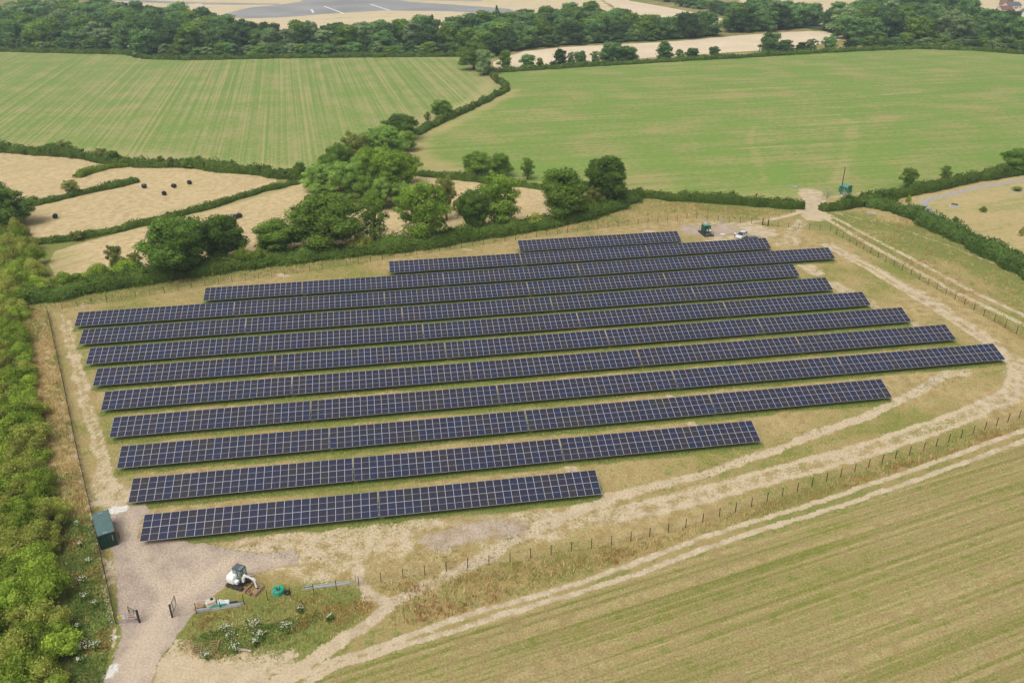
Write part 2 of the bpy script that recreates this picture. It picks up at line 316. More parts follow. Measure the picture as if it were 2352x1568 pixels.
def ground_mat(name, dry, dry2, grn, grn2, bias=.0, stripe=None, samt=.0, sscale=(.02, 1.2), patch=.9, soft=.22, fine=.28, tex=1.0, broad=1.0, sdet=4):
    m = bpy.data.materials.new(name); m.use_nodes = True; n = m.node_tree; L = n.links; N = n.nodes.new
    b = n.nodes['Principled BSDF']; b.inputs['Roughness'].default_value = .95; b.inputs['Specular IOR Level'].default_value = .12
    pos = N('ShaderNodeNewGeometry').outputs['Position']
    a1 = N('ShaderNodeAttribute'); a1.attribute_name = 'cover'; a2 = N('ShaderNodeAttribute'); a2.attribute_name = 'cover2'
    s1 = N('ShaderNodeSeparateColor'); s2 = N('ShaderNodeSeparateColor'); L.new(a1.outputs['Color'], s1.inputs[0]); L.new(a2.outputs['Color'], s2.inputs[0])
    def noise(sc, det=4, vec=None, dim='2D', rough=.55):
        t = N('ShaderNodeTexNoise'); t.noise_dimensions = dim; t.inputs['Scale'].default_value = sc; t.inputs['Detail'].default_value = det; t.inputs['Roughness'].default_value = rough
        L.new(vec if vec is not None else pos, t.inputs['Vector']); return t.outputs[0]
    def M(op, a, b_=None, c=None, clamp=False):
        k = N('ShaderNodeMath'); k.operation = op; k.use_clamp = clamp
        for i, v in enumerate((a, b_, c)):
            if v is None: continue
            if isinstance(v, (int, float)): k.inputs[i].default_value = v
            else: L.new(v, k.inputs[i])
        return k.outputs[0]
    def sstep(v, lo, hi):
        k = N('ShaderNodeMapRange'); k.interpolation_type = 'SMOOTHSTEP'; k.inputs[1].default_value = lo; k.inputs[2].default_value = hi; L.new(v, k.inputs[0]); return k.outputs[0]
    def mix(f, a, b_, typ='MIX'):
        k = N('ShaderNodeMix'); k.data_type = 'RGBA'; k.blend_type = typ
        if isinstance(f, float): k.inputs[0].default_value = f
        else: L.new(f, k.inputs[0])
        for i, v in ((6, a), (7, b_)):
            if isinstance(v, tuple): k.inputs[i].default_value = (*v, 1)
            else: L.new(v, k.inputs[i])
        return k.outputs[2]
    n1 = noise(.045, 4); n2 = noise(.5, 5, rough=.62); n3 = noise(2.6, 5, rough=.75)
    c1 = M('SUBTRACT', n1, .5); c2 = M('SUBTRACT', n2, .5); c3 = M('SUBTRACT', n3, .5)
    g = M('ADD', M('MULTIPLY', c1, patch*2.4), .5+bias)
    g = M('ADD', g, M('MULTIPLY', c2, 1.5*tex)); g = M('ADD', g, M('MULTIPLY', c3, 1.3*tex))
    stri = None
    if stripe is not None:
        dx, dy = stripe; r = M('ADD', 0, 0)
        cb = N('ShaderNodeCombineXYZ')
        def dot(ux, uy):
            k = N('ShaderNodeVectorMath'); k.operation = 'DOT_PRODUCT'; k.inputs[1].default_value = (ux, uy, 0); L.new(pos, k.inputs[0]); return k.outputs['Value']
        al, ac = dot(dx, dy), dot(-dy, dx)
        L.new(M('MULTIPLY', al, sscale[0]), cb.inputs[0]); L.new(M('MULTIPLY', ac, sscale[1]), cb.inputs[1])
        stri = noise(1.0, sdet, cb.outputs[0], rough=.6)
        cb2 = N('ShaderNodeCombineXYZ'); L.new(M('MULTIPLY', al, sscale[0]*2.5), cb2.inputs[0]); L.new(M('MULTIPLY', ac, sscale[1]*.18), cb2.inputs[1])
        stri2 = noise(1.0, 3, cb2.outputs[0])
        g = M('ADD', g, M('MULTIPLY', M('SUBTRACT', stri, .5), samt*3)); g = M('ADD', g, M('MULTIPLY', M('SUBTRACT', stri2, .5), samt*1.6*broad))
    g = M('ADD', g, M('MULTIPLY', s1.outputs[2], .85)); g = M('ADD', g, M('MULTIPLY', s2.outputs[2], .8))
    g = M('SUBTRACT', g, M('MULTIPLY', a2.outputs['Alpha'], .75))
    gf = sstep(g, .5-soft, .5+soft)
    base = mix(gf, mix(sstep(n2, .3, .7), dry, dry2), mix(sstep(n3, .3, .7), grn, grn2))
    lush = mix(sstep(n3, .3, .7), (.10, .155, .035), (.17, .225, .06))
    base = mix(M('MULTIPLY', s1.outputs[2], .5), base, lush)
    rf = sstep(M('ADD', s2.outputs[1], M('MULTIPLY', M('ADD', c2, c3), .9)), .35, .65)
    base = mix(M('MULTIPLY', rf, .65), base, (.26, .125, .045))
    # bare soil, gravel, powder
    def cover(v, k=1.0):
        e = M('ADD', M('MULTIPLY', c2, 1.2*k), M('MULTIPLY', c3, 1.7*k)); w_ = M('MULTIPLY', M('MULTIPLY', v, 2.5, clamp=True), M('SUBTRACT', 1.3, M('MULTIPLY', v, .75)))
        return sstep(M('ADD', v, M('MULTIPLY', e, w_)), .40, .68)
    soil = mix(sstep(n2, .35, .65), (.45, .36, .23), (.58, .48, .335)); soil = mix(M('MULTIPLY', sstep(n1, .4, .6), .7), soil, (.52, .415, .27))
    base = mix(cover(s1.outputs[0]), base, soil)
    grav = mix(sstep(n2, .3, .7), (.385, .305, .24), (.475, .38, .295)); grav = mix(M('MULTIPLY', sstep(noise(.12, 4), .42, .66), .6), grav, (.40, .325, .265))
    wf = sstep(M('ADD', a1.outputs['Alpha'], M('MULTIPLY', M('ADD', c2, c3), .5)), .2, .9)
    grav = mix(M('MULTIPLY', wf, .8), grav, (.56, .45, .335))
    base = mix(cover(s1.outputs[1], .45), base, grav)
    base = mix(cover(s2.outputs[0], .6), base, (.68, .65, .60))
    gr = M('ADD', 1-fine*.62, M('MULTIPLY', sstep(noise(3.6, 5, rough=.85), .34, .66), fine*1.24))
    gr = M('MULTIPLY', gr, M('ADD', .86, M('MULTIPLY', n1, .28)))
    k = N('ShaderNodeVectorMath'); k.operation = 'SCALE'; L.new(base, k.inputs[0]); L.new(gr, k.inputs['Scale'])
    L.new(k.outputs[0], b.inputs['Base Color'])
    bp = N('ShaderNodeBump'); bp.inputs['Strength'].default_value = .55; bp.inputs['Distance'].default_value = .22
    L.new(M('ADD', M('MULTIPLY', n3, .6), M('MULTIPLY', n2, .5)), bp.inputs['Height']); L.new(bp.outputs[0], b.inputs['Normal'])
    return m
def sdir(a, b):
    v = G(*b)-G(*a); v = v.normalized(); return (v.x, v.y)
TAN, TAN2 = (.33, .245, .10), (.48, .375, .185)
GRN, GRN2 = (.165, .18, .04), (.25, .245, .065)
M_ROUGH = ground_mat('rough_grass', (.34, .26, .105), (.46, .36, .17), (.155, .18, .045), (.25, .25, .075), bias=.04, patch=.7)
M_SOLAR = ground_mat('dry_meadow', TAN, TAN2, GRN, GRN2, bias=-.20, patch=1.0, soft=.28, fine=.42)
M_FL = ground_mat('mown_field', (.36, .33, .135), (.43, .38, .175), (.148, .235, .045), (.20, .285, .072), bias=.13, stripe=sdir((560, 330), (590, 140)), samt=.5, sscale=(.003, .85), patch=.55, fine=.16, soft=.5, broad=.5, sdet=2)
M_FR = ground_mat('pasture', (.36, .32, .12), (.43, .37, .165), (.148, .245, .044), (.20, .29, .068), bias=.22, stripe=sdir((1548, 328), (2352, 284)), samt=.38, sscale=(.008, .5), patch=.6, fine=.14, soft=.5, sdet=3)
M_FF = ground_mat('mown_stripes', (.31, .24, .105), (.45, .355, .175), (.155, .17, .036), (.235, .235, .06), bias=-.08, stripe=sdir((1493, 1292), (1960, 1152)), samt=.62, sscale=(.010, 1.5), patch=.25, fine=.40, soft=.42, broad=.8, sdet=4)
M_ST = ground_mat('stubble', (.46, .345, .175), (.62, .485, .275), (.34, .30, .12), (.40, .35, .16), bias=-.36, stripe=sdir((250, 527), (600, 432)), samt=.5, sscale=(.015, .8), patch=.4, fine=.22)
M_PK = ground_mat('park_lawn', (.42, .325, .15), (.50, .395, .20), (.27, .27, .09), (.33, .31, .12), bias=-.22, stripe=sdir((2140, 600), (2352, 560)), samt=.4, sscale=(.03, .5), patch=.6, fine=.14)
M_PALE = ground_mat('ripe_stubble', (.66, .53, .36), (.72, .60, .43), (.42, .37, .17), (.46, .41, .2), bias=-.6, patch=.3, fine=.06)
M_AIR = ground_mat('airfield_grass', (.62, .50, .31), (.69, .57, .38), (.44, .39, .19), (.50, .43, .22), bias=-.3, patch=.7, stripe=(1, .1), samt=.3, sscale=(.004, .06), fine=.06)
M_RUN = mat('runway_asphalt', (.27, .265, .265), .9, spec=.2, col2=(.36, .35, .335), scale=.02)
M_PATH = mat('footpath_asphalt', (.37, .35, .31), .9, spec=.2, var=.12, scale=1.0)
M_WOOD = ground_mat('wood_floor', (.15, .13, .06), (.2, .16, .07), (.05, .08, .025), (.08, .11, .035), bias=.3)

CLASSES = [
 ('ground', M_ROUGH, 'rough grass verges and banks around the solar farm', None),
 ('ground', M_SOLAR, 'dry trampled meadow grass around the panel rows', [SOLAR]),
 ('ground', M_FL, 'green field mown in long stripes between hedges', [F_LEFT]),
 ('ground', M_FR, 'wide green pasture beyond the gate track', [F_RIGHT]),
 ('ground', M_ST, 'pale cut stubble among the hedges with black bales', [STUB_A, STUB_B]),
 ('ground', M_FF, 'striped green and straw coloured field outside the front fence', [F_FRONT]),
 ('ground', M_PK, 'dry mown park lawn with a curved footpath', [PARK]),
 ('ground', M_PALE, 'pale ripe fields between the far woods', None),
 ('ground', M_AIR, 'bleached dry grass of the airfield', [AIRF, PAST, VILLAGE]),
 ('runway', M_RUN, 'grey asphalt runway and taxiway of the airfield', None),
 ('wood_floor', M_WOOD, 'dark leafy ground under the far woods', [WL, WM, WR]),
 ('path', M_PATH, 'narrow grey asphalt footpath curving across the park lawn', None),
]
NAMES = ['ground', 'solar_meadow', 'striped_field', 'pasture', 'stubble_field', 'front_field', 'park_lawn', 'pale_field', 'airfield_grass', 'runway', 'wood_floor', 'path']
POLYW = [[gp(p) for p in c[3]] if c[3] else None for c in CLASSES]
PATHW = gp(PATH)
def build_ground():
    buckets = {}
    def patch(x0, x1, y0, y1, st, holes):
        nx, ny = int(round((x1-x0)/st)), int(round((y1-y0)/st))
        gx, gy = np.meshgrid(np.linspace(x0, x1, nx+1), np.linspace(y0, y1, ny+1)); X, Y = gx.ravel(), gy.ravel()
        m = masks(X, Y)
        ci, cj = np.meshgrid(np.arange(nx), np.arange(ny)); a = (cj*(nx+1)+ci).ravel()
        q = np.stack([a, a+1, a+nx+2, a+nx+1], 1); cx = X[a]+st/2; cy = Y[a]+st/2
        keep = np.ones(len(a), bool)
        for hx0, hx1, hy0, hy1 in holes: keep &= ~((cx > hx0) & (cx < hx1) & (cy > hy0) & (cy < hy1))
        cls = np.zeros(len(a), int)
        for k, ps in enumerate(POLYW):
            for p in (ps or []): cls[inpoly(cx, cy, p)] = k
        for k in np.unique(cls[keep]):
            f = q[keep & (cls == k)]; u, inv = np.unique(f, return_inverse=True)
            buckets.setdefault(k, []).append((np.stack([X[u], Y[u], np.zeros(len(u))], 1), inv.reshape(f.shape), m[u]))
    near_b = (-100, 156, 44, 260); mid_b = (-268, 420, 12, 540)
    patch(*near_b, .5, []); patch(*mid_b, 2.0, [near_b]); patch(-900, 1100, -68, 1300, 4.0, [mid_b])
    patch(-4800, 4800, -3600, 6000, 400.0, [(-900, 1100, -68, 1300)])
    for k, lst in sorted(buckets.items()):
        off = 0; vs = []; fs = []; ms = []
        for v, f, m in lst: vs.append(v); fs.append(f+off); ms.append(m); off += len(v)
        v, f, m = np.concatenate(vs), np.concatenate(fs), np.concatenate(ms)
        me = raw_mesh(NAMES[k], v, f, CLASSES[k][1])
        for nm, s in (('cover', (0, 1, 2, 3)), ('cover2', (4, 5, 6, 7))):
            at = me.color_attributes.new(nm, 'FLOAT_COLOR', 'POINT'); at.data.foreach_set('color', np.ascontiguousarray(m[:, s]).ravel())
        put(NAMES[k], me, label=CLASSES[k][2], kind='structure')
build_ground()
def sheet(name, polys, m, z, label):
    bm = bmesh.new()
    for p in polys:
        pts = [Vector(q) for q in gp(p)]; out = []
        for q0, q1 in zip(pts, pts[1:]+pts[:1]):
            n = max(1, int((q1-q0).length/12))
            for i in range(n): q = q0.lerp(q1, i/n); out.append((q.x+rnd.uniform(-1.2, 1.2), q.y+rnd.uniform(-1.2, 1.2), z))
        f = bm.faces.new([bm.verts.new(v) for v in out]); f.normal_update()
        if f.normal.z < 0: f.normal_flip()
    bmesh.ops.triangulate(bm, faces=bm.faces)
    me = bpy.data.meshes.new(name); bm.to_mesh(me); bm.free(); me.materials.append(m); return put(name, me, label=label, kind='structure')
pw = MB(); pq = [Vector((*q, 0)) for q in PATHW]
for q0, q1, q2, q3 in zip([pq[0]]+pq, pq, pq[1:], pq[2:]+[pq[-1]]):      # smooth the bend
    for t in np.linspace(0, 1, 7)[:-1]: pw.v.append(tuple(.5*(2*q1+(q2-q0)*t+(2*q0-5*q1+4*q2-q3)*t*t+(3*q1-q0-3*q2+q3)*t**3)))
cl = [Vector(v) for v in pw.v]; pw = MB()
for k, q in enumerate(cl):
    t = (cl[min(k+1, len(cl)-1)]-cl[max(k-1, 0)]).normalized(); sdw = Vector((-t.y, t.x, 0)); hw_ = 1.05+rnd.uniform(-.06, .06)
    pw.v += [tuple(q-sdw*hw_+Vector((0, 0, .012))), tuple(q+sdw*hw_+Vector((0, 0, .012)))]
for k in range(len(cl)-1): pw.f.append((2*k, 2*k+1, 2*k+3, 2*k+2)); pw.m.append(0)
pw.build('path', M_PATH, label=CLASSES[11][2], kind='structure')
sheet('pale_field', [PALE_A, PALE_B], M_PALE, .02, CLASSES[7][2]); sheet('runway', [RUNWAY, TAXI, TAXI2], M_RUN, .02, CLASSES[9][2])

# ------------------------------------------------------------------ solar tables
def glass_mat():
    m = bpy.data.materials.new('solar_cells'); m.use_nodes = True; n = m.node_tree; L = n.links; N = n.nodes.new; b = n.nodes['Principled BSDF']
    b.inputs['Roughness'].default_value = .16; b.inputs['Specular IOR Level'].default_value = .42
    uv = N('ShaderNodeUVMap'); sp = N('ShaderNodeSeparateXYZ'); L.new(uv.outputs[0], sp.inputs[0])
    def M(op, a, b_, clamp=False):
        k = N('ShaderNodeMath'); k.operation = op; k.use_clamp = clamp
        for i, v in enumerate((a, b_)):
            if isinstance(v, (int, float)): k.inputs[i].default_value = v
            else: L.new(v, k.inputs[i])
        return k.outputs[0]
    oi = N('ShaderNodeObjectInfo')
    rp = N('ShaderNodeValToRGB'); e = rp.color_ramp.elements
    cols = [(0, (.017, .017, .043)), (.25, (.019, .017, .036)), (.45, (.015, .019, .050)), (.60, (.023, .019, .033)), (.78, (.016, .020, .053)), (.86, (.019, .018, .040)), (.94, (.026, .022, .029))]
    e[0].color = (*cols[0][1], 1); e[1].position = cols[1][0]; e[1].color = (*cols[1][1], 1)
    for p, c in cols[2:]: k = e.new(p); k.color = (*c, 1)
    rp.color_ramp.interpolation = 'CONSTANT'; L.new(oi.outputs['Random'], rp.inputs[0])
    fx = M('FRACT', M('MULTIPLY', sp.outputs[0], 6.0), 0); d = M('ABSOLUTE', M('SUBTRACT', fx, .5), 0)
    col = M('GREATER_THAN', d, .462)
    fy = M('FRACT', M('MULTIPLY', sp.outputs[1], 22.0), 0); dy = M('GREATER_THAN', M('ABSOLUTE', M('SUBTRACT', fy, .5), 0), .475)
    grid = M('MAXIMUM', M('MULTIPLY', col, .22), M('MULTIPLY', dy, .05))
    mid = M('LESS_THAN', M('ABSOLUTE', M('SUBTRACT', sp.outputs[1], .5), 0), .0095)
    f = M('MAXIMUM', grid, M('MULTIPLY', mid, .8))
    mx = N('ShaderNodeMix'); mx.data_type = 'RGBA'; L.new(f, mx.inputs[0]); L.new(rp.outputs[0], mx.inputs[6]); mx.inputs[7].default_value = (.50, .51, .53, 1)
    L.new(mx.outputs[2], b.inputs['Base Color']); return m
M_GLASS = glass_mat()
M_ALU = mat('anodised_frame', (.52, .53, .55), .38, metal=.3, spec=.5)
M_GALV = mat('galvanised_steel', (.50, .51, .51), .5, metal=.5, var=.12, scale=6)
M_BACK = mat('panel_backsheet', (.62, .62, .62), .7)
def panel_mesh():
    W, H, T, F = 1.134, 2.107, .035, .026; w2, h2 = W/2, H/2
    v = []; f = []; mi = []
    O = [(-w2, -h2), (w2, -h2), (w2, h2), (-w2, h2)]; I = [(-w2+F, -h2+F), (w2-F, -h2+F), (w2-F, h2-F), (-w2+F, h2-F)]
    for ring, z in ((O, 0), (O, T), (I, T), (I, T-.006)): v += [(x, y, z) for x, y in ring]
    for i in range(4):
        j = (i+1) % 4
        f += [(i, j, 4+j, 4+i), (4+i, 4+j, 8+j, 8+i), (8+i, 8+j, 12+j, 12+i)]; mi += [0, 0, 0]
    f.append((12, 13, 14, 15)); mi.append(1); f.append((3, 2, 1, 0)); mi.append(2)
    me = bpy.data.meshes.new('panel'); me.from_pydata(v, [], f)
    for m in (M_ALU, M_GLASS, M_BACK): me.materials.append(m)
    me.polygons.foreach_set('material_index', mi)
    uv = me.uv_layers.new(name='UVMap')
    for p in me.polygons:
        for li in p.loop_indices:
            c = me.vertices[me.loops[li].vertex_index].co; uv.data[li].uv = ((c.x+w2-F)/(W-2*F), (c.y+h2-F)/(H-2*F))
    me.update(); return me
PANEL = panel_mesh()
SL = 4.234; ZB = 0.80
ct, st_ = math.cos(TILT), math.sin(TILT)
def rail_mesh(L):
    b = MB(); b.box((0, 0, 0), (L, .06, .09)); return b.mesh('rail', M_GALV)
RAILS = {n: rail_mesh(n*MOD+.42) for n in (18, 27, 36)}
_b = MB(); _b.box((0, 0, 0), (.08, 3.6, .12)); RAFTER = _b.mesh('rafter', M_GALV)
LEGH = ZB + st_*SL*.55 - .20
_b = MB(); _b.box((0, 0, LEGH/2), (.10, .16, LEGH)); LEG = _b.mesh('leg', M_GALV)
ORD = ['first', 'second', 'third', 'fourth', 'fifth', 'sixth', 'seventh', 'eighth', 'ninth', 'tenth', 'eleventh', 'twelfth']
for r in range(12):
    x = ROW_X[r]
    for t, n in enumerate(ROW_N[r]):
        Lx = n*MOD; cx = x+Lx/2; nt_ = len(ROW_N[r])
        if nt_ == 1: lab = 'single long table of solar panels, twelfth row from the excavator'
        else:
            where = 'end nearest the thicket' if t == 0 else 'end farthest from the thicket' if t == nt_-1 else '%s table from the thicket' % ORD[t]
            lab = 'blue solar panel table, %s row from the excavator, %s' % (ORD[r], where)
        e = empty('solar_table', (cx, ROW_Y[r], 0), label=lab, cat='solar panels', group='solar panel tables on the meadow')
        for i in range(n):
            for j in range(2):
                d = (.5+j)*SL/2
                put('panel', PANEL, e, (-Lx/2+(i+.5)*MOD, d*ct, ZB+d*st_), (TILT, 0, 0))
        for d in (.42, 1.62, 2.60, 3.82):
            put('rail', RAILS[n], e, (0, d*ct+.05*st_, ZB+d*st_-.05), (TILT, 0, 0))
        k = max(4, round(Lx/4.4))
        for i in range(k):
            lx = -Lx/2+1.2+(Lx-2.4)*i/(k-1); d = SL*.5
            put('rafter', RAFTER, e, (lx, d*ct+.16*st_, ZB+d*st_-.16), (TILT, 0, 0))
            put('leg', LEG, e, (lx, SL*.55*ct+.2*st_, 0))
        x += Lx+GAP
# ------------------------------------------------------------------ foliage
def leaf_mat(name, a, b_, trans=.38, objvar=.35):
    m = bpy.data.materials.new(name); m.use_nodes = True; n = m.node_tree; L = n.links; N = n.nodes.new
    n.nodes.remove(n.nodes['Principled BSDF']); out = n.nodes['Material Output']
    at = N('ShaderNodeAttribute'); at.attribute_name = 'tint'; sp = N('ShaderNodeSeparateColor'); L.new(at.outputs['Color'], sp.inputs[0])
    mx = N('ShaderNodeMix'); mx.data_type = 'RGBA'; mx.inputs[6].default_value = (*a, 1); mx.inputs[7].default_value = (*b_, 1); L.new(sp.outputs[0], mx.inputs[0])
    oi = N('ShaderNodeObjectInfo'); mr = N('ShaderNodeMapRange'); mr.inputs[3].default_value = 1-objvar; mr.inputs[4].default_value = 1+objvar; L.new(oi.outputs['Random'], mr.inputs[0])
    k = N('ShaderNodeVectorMath'); k.operation = 'SCALE'; L.new(mx.outputs[2], k.inputs[0]); L.new(mr.outputs[0], k.inputs['Scale'])
    d = N('ShaderNodeBsdfDiffuse'); t = N('ShaderNodeBsdfTranslucent'); L.new(k.outputs[0], d.inputs[0]); L.new(k.outputs[0], t.inputs[0])
    ms = N('ShaderNodeMixShader'); ms.inputs[0].default_value = trans; L.new(d.outputs[0], ms.inputs[1]); L.new(t.outputs[0], ms.inputs[2]); L.new(ms.outputs[0], out.inputs[0])
    return m
def tint_mat(name):
    m = bpy.data.materials.new(name); m.use_nodes = True; n = m.node_tree; b = n.nodes['Principled BSDF']; b.inputs['Roughness'].default_value = .9; b.inputs['Specular IOR Level'].default_value = .1
    at = n.nodes.new('ShaderNodeAttribute'); at.attribute_name = 'tint'; n.links.new(at.outputs['Color'], b.inputs['Base Color']); return m
LEAF = {
 'oak': leaf_mat('oak_leaves', (0.084, 0.157, 0.028), (0.239, 0.371, 0.068), objvar=.18),
 'green': leaf_mat('broad_leaves', (0.114, 0.202, 0.032), (0.311, 0.453, 0.080), objvar=.18),
 'ash': leaf_mat('ash_leaves', (0.170, 0.290, 0.036), (0.421, 0.590, 0.098), objvar=.12),
 'willow': leaf_mat('willow_leaves', (0.198, 0.350, 0.073), (0.511, 0.702, 0.167), objvar=.15),
 'olive': leaf_mat('olive_leaves', (0.171, 0.209, 0.045), (0.401, 0.426, 0.114), objvar=.2),
 'hedge': leaf_mat('hedge_leaves', (0.079, 0.139, 0.026), (0.213, 0.306, 0.061), objvar=.12),
 'shrub': leaf_mat('shrub_leaves', (0.156, 0.253, 0.034), (0.512, 0.626, 0.093), objvar=.35),
 'shrub2': leaf_mat('hawthorn_leaves', (0.239, 0.289, 0.053), (0.616, 0.616, 0.150), objvar=.25),
 'far': leaf_mat('far_leaves', (0.091, 0.176, 0.049), (0.224, 0.354, 0.113), objvar=.55),
 'fargrey': leaf_mat('far_willow_leaves', (0.205, 0.295, 0.120), (0.396, 0.499, 0.210), objvar=.25),
 'reed': leaf_mat('reed_leaves', (0.089, 0.166, 0.038), (0.244, 0.354, 0.091), objvar=.1),
}
M_BARK = mat('bark', (.10, .08, .055), .95, var=.3, scale=4, spec=.1)
M_DEAD = mat('dead_wood', (.42, .38, .32), .95, var=.2, scale=4, spec=.1)
M_TINT = tint_mat('grass_blades')
_c = []
for ax in range(3):
    for sg in (-1, 1):
        for i in range(3):
            for j in range(3):
                q = []
                for a, b2 in ((i, j), (i+1, j), (i+1, j+1), (i, j+1)):
                    p = [0, 0, 0]; p[ax] = sg; p[(ax+1) % 3] = a/1.5-1; p[(ax+2) % 3] = b2/1.5-1; q.append(p)
                if sg < 0: q.reverse()
                _c.append(q)
CORE = np.array(_c, float); CORE /= np.linalg.norm(CORE, axis=2, keepdims=True)     # (54,4,3)

def leaf_quads(c, nr, size, rng, wild=.75):
    n = len(c); nr = nr + rng.normal(0, wild, (n, 3)); nr /= np.linalg.norm(nr, axis=1, keepdims=True)
    t = np.cross(nr, rng.normal(0, 1, (n, 3))); t /= np.linalg.norm(t, axis=1, keepdims=True); s = np.cross(nr, t)
    a = (size*rng.uniform(.6, 1.3, n)/2)[:, None]; b_ = a*rng.uniform(.55, 1.0, n)[:, None]
    return np.stack([c-t*a, c+s*b_, c+t*a, c-s*b_], 1)        # diamonds
def foliage(puffs, size, cover, rng, core=.80, core_tint=.4):
    """puffs (n,6): centre and radii -> quads (m,4,3), tint (m,)"""
    Q = []; T = []
    for i, p in enumerate(puffs):
        c, r = p[:3], p[3:]; area = 4*math.pi*((r[0]*r[1]+r[0]*r[2]+r[1]*r[2])/3)
        n = max(6, int(area*cover/(size*size*.42)))
        d = rng.normal(0, 1, (n, 3)); d /= np.linalg.norm(d, axis=1, keepdims=True)
        rr = 1+rng.normal(0, .13, n)+np.where(rng.uniform(0, 1, n) > .93, rng.uniform(0, .35, n), 0) + .10*np.sin(d[:, 0]*7+i)*np.cos(d[:, 2]*6+2*i)
        pos = c+d*r*rr[:, None]
        k = np.ones(n, bool)
        for j, o in enumerate(puffs):
            if j != i: k &= (((pos-o[:3])/o[3:])**2).sum(1) > .78
        k &= d[:, 2] > -.75
        pos, dd = pos[k], (d/r)[k]; dd /= np.linalg.norm(dd, axis=1, keepdims=True)
        Q.append(leaf_quads(pos, dd, size, rng)); base = rng.uniform(.1, .75)
        T.append(np.clip(base+rng.normal(0, .22, len(pos)), 0, 1))
        if core:
            Q.append(c+CORE*r*core); T.append(np.full(len(CORE), core_tint))
    return np.concatenate(Q), np.concatenate(T)
def quads_mesh(name, Q, T, m):
    v = Q.reshape(-1, 3); return raw_mesh(name, v, np.arange(len(v)).reshape(-1, 4), m, np.stack([T, T, T], 1))

def tree_puffs(rng, kind, n):
    H, R = 12.0, 5.0; P_ = []
    for i in range(n):
        u = (i+.5)/n
        if kind == 'oak': z0, z1 = 2.6, 11.6; prof = lambda t: math.sqrt(max(0, 1-((t-.42)/.62)**2))
        elif kind == 'ash': z0, z1 = 2.2, 11.7; prof = lambda t: math.sqrt(max(0, 1-((t-.48)/.58)**2))*.95
        elif kind == 'willow': z0, z1 = 1.6, 11.4; prof = lambda t: math.sqrt(max(0, 1-((t-.3)/.75)**2))
        else: z0, z1 = .9, 11.3; prof = lambda t: math.sqrt(max(0, 1-((t-.25)/.8)**2))
        t = u; a = i*2.39996+rng.uniform(-.5, .5); rr = R*prof(t)*rng.uniform(.45, .92)*(1 if i % 4 else .35)
        s = {'oak': 1.8, 'ash': 1.45, 'willow': 1.5}.get(kind, 1.7)*rng.uniform(.55, 1.35)*(12/n)**.18
        P_.append([rr*math.cos(a), rr*math.sin(a), z0+(z1-z0-s*.6)*t, s*rng.uniform(.9, 1.25), s*rng.uniform(.9, 1.25), s*rng.uniform(.7, .95)])
    for i in range(n):          # small sprays breaking up the outline
        q = P_[rng.integers(0, n)]; d = rng.normal(0, 1, 3); d[2] = abs(d[2])*.8; d /= np.linalg.norm(d); s = rng.uniform(.35, .8)
        P_.append([q[0]+d[0]*q[3]*1.02, q[1]+d[1]*q[4]*1.02, min(11.6, q[2]+d[2]*q[5]*1.02), s, s, s*rng.uniform(.7, 1.1)])
    if kind in ('oak', 'round'): P_.append([0, 0, 6.2, 3.2, 3.2, 3.6])
    else: P_.append([0, 0, 6.2, 1.9, 1.9, 3.2])
    return np.array(P_)
def trunk_mesh(rng, puffs, name, r=.42, k=7, m=None):
    b = MB(); top = Vector((rng.uniform(-.3, .3), rng.uniform(-.3, .3), 6.5))
    b.tube([(0, 0, -.2), (0, 0, .5), (.1, 0, 2.5), top], [r*1.35, r, r*.8, r*.4], 7)
    for i in rng.permutation(len(puffs))[:k]:
        p = Vector(puffs[i][:3]); z = rng.uniform(1.8, 5); s = Vector((0, 0, z)); mid = s.lerp(p, .5)+Vector((0, 0, rng.uniform(-.2, .5)))
        b.tube([s, mid, p], [r*.42, r*.26, r*.10], 5)
    return b.mesh(name, m or M_BARK, smooth=True)
rng = np.random.default_rng(11)
VAR = {}
def make_variants(key, kind, leafm, count, n, size, cover, core=.80):
    VAR[key] = []
    for i in range(count):
        p = tree_puffs(rng, kind, n); Q, T = foliage(p, size, cover, rng, core)
        VAR[key].append((trunk_mesh(rng, p, 'trunk'), quads_mesh('crown', Q, T, LEAF[leafm])))
make_variants('oak', 'oak', 'oak', 3, 34, .36, 1.0, .76)
make_variants('green', 'oak', 'green', 3, 32, .36, 1.0, .76)
make_variants('ash', 'ash', 'ash', 3, 34, .34, .9, .6)
make_variants('ashgap', 'ash', 'green', 2, 26, .34, .75, .45)
make_variants('willow', 'willow', 'willow', 3, 40, .34, 1.0, .74)
make_variants('olive', 'ash', 'olive', 2, 28, .34, .85, .6)
make_variants('far', 'round', 'far', 5, 20, .72, .95)
make_variants('fargreen', 'round', 'green', 2, 18, .72, .95)
make_variants('fargrey', 'willow', 'fargrey', 2, 18, .72, .95)
def plant_tree(key, loc, h, wd, label, group=None, name='tree', rz=None, cat='tree', i=None):
    tr, cr = VAR[key][rnd.randrange(len(VAR[key])) if i is None else i % len(VAR[key])]
    e = empty(name, loc, rnd.uniform(0, 6.28) if rz is None else rz, label=label, cat=cat, group=group)
    e.scale = (wd/10.6, wd/10.6, h/12.0)
    put('trunk', tr, e); put('crown', cr, e); return e
def tree_px(key, x, yb, yt, wpx, label, group=None, **k):
    b = G(x, yb); h = height_at(x, yb, yt); return plant_tree(key, b, h, wpx*mpp(x, yb), label, group, **k)

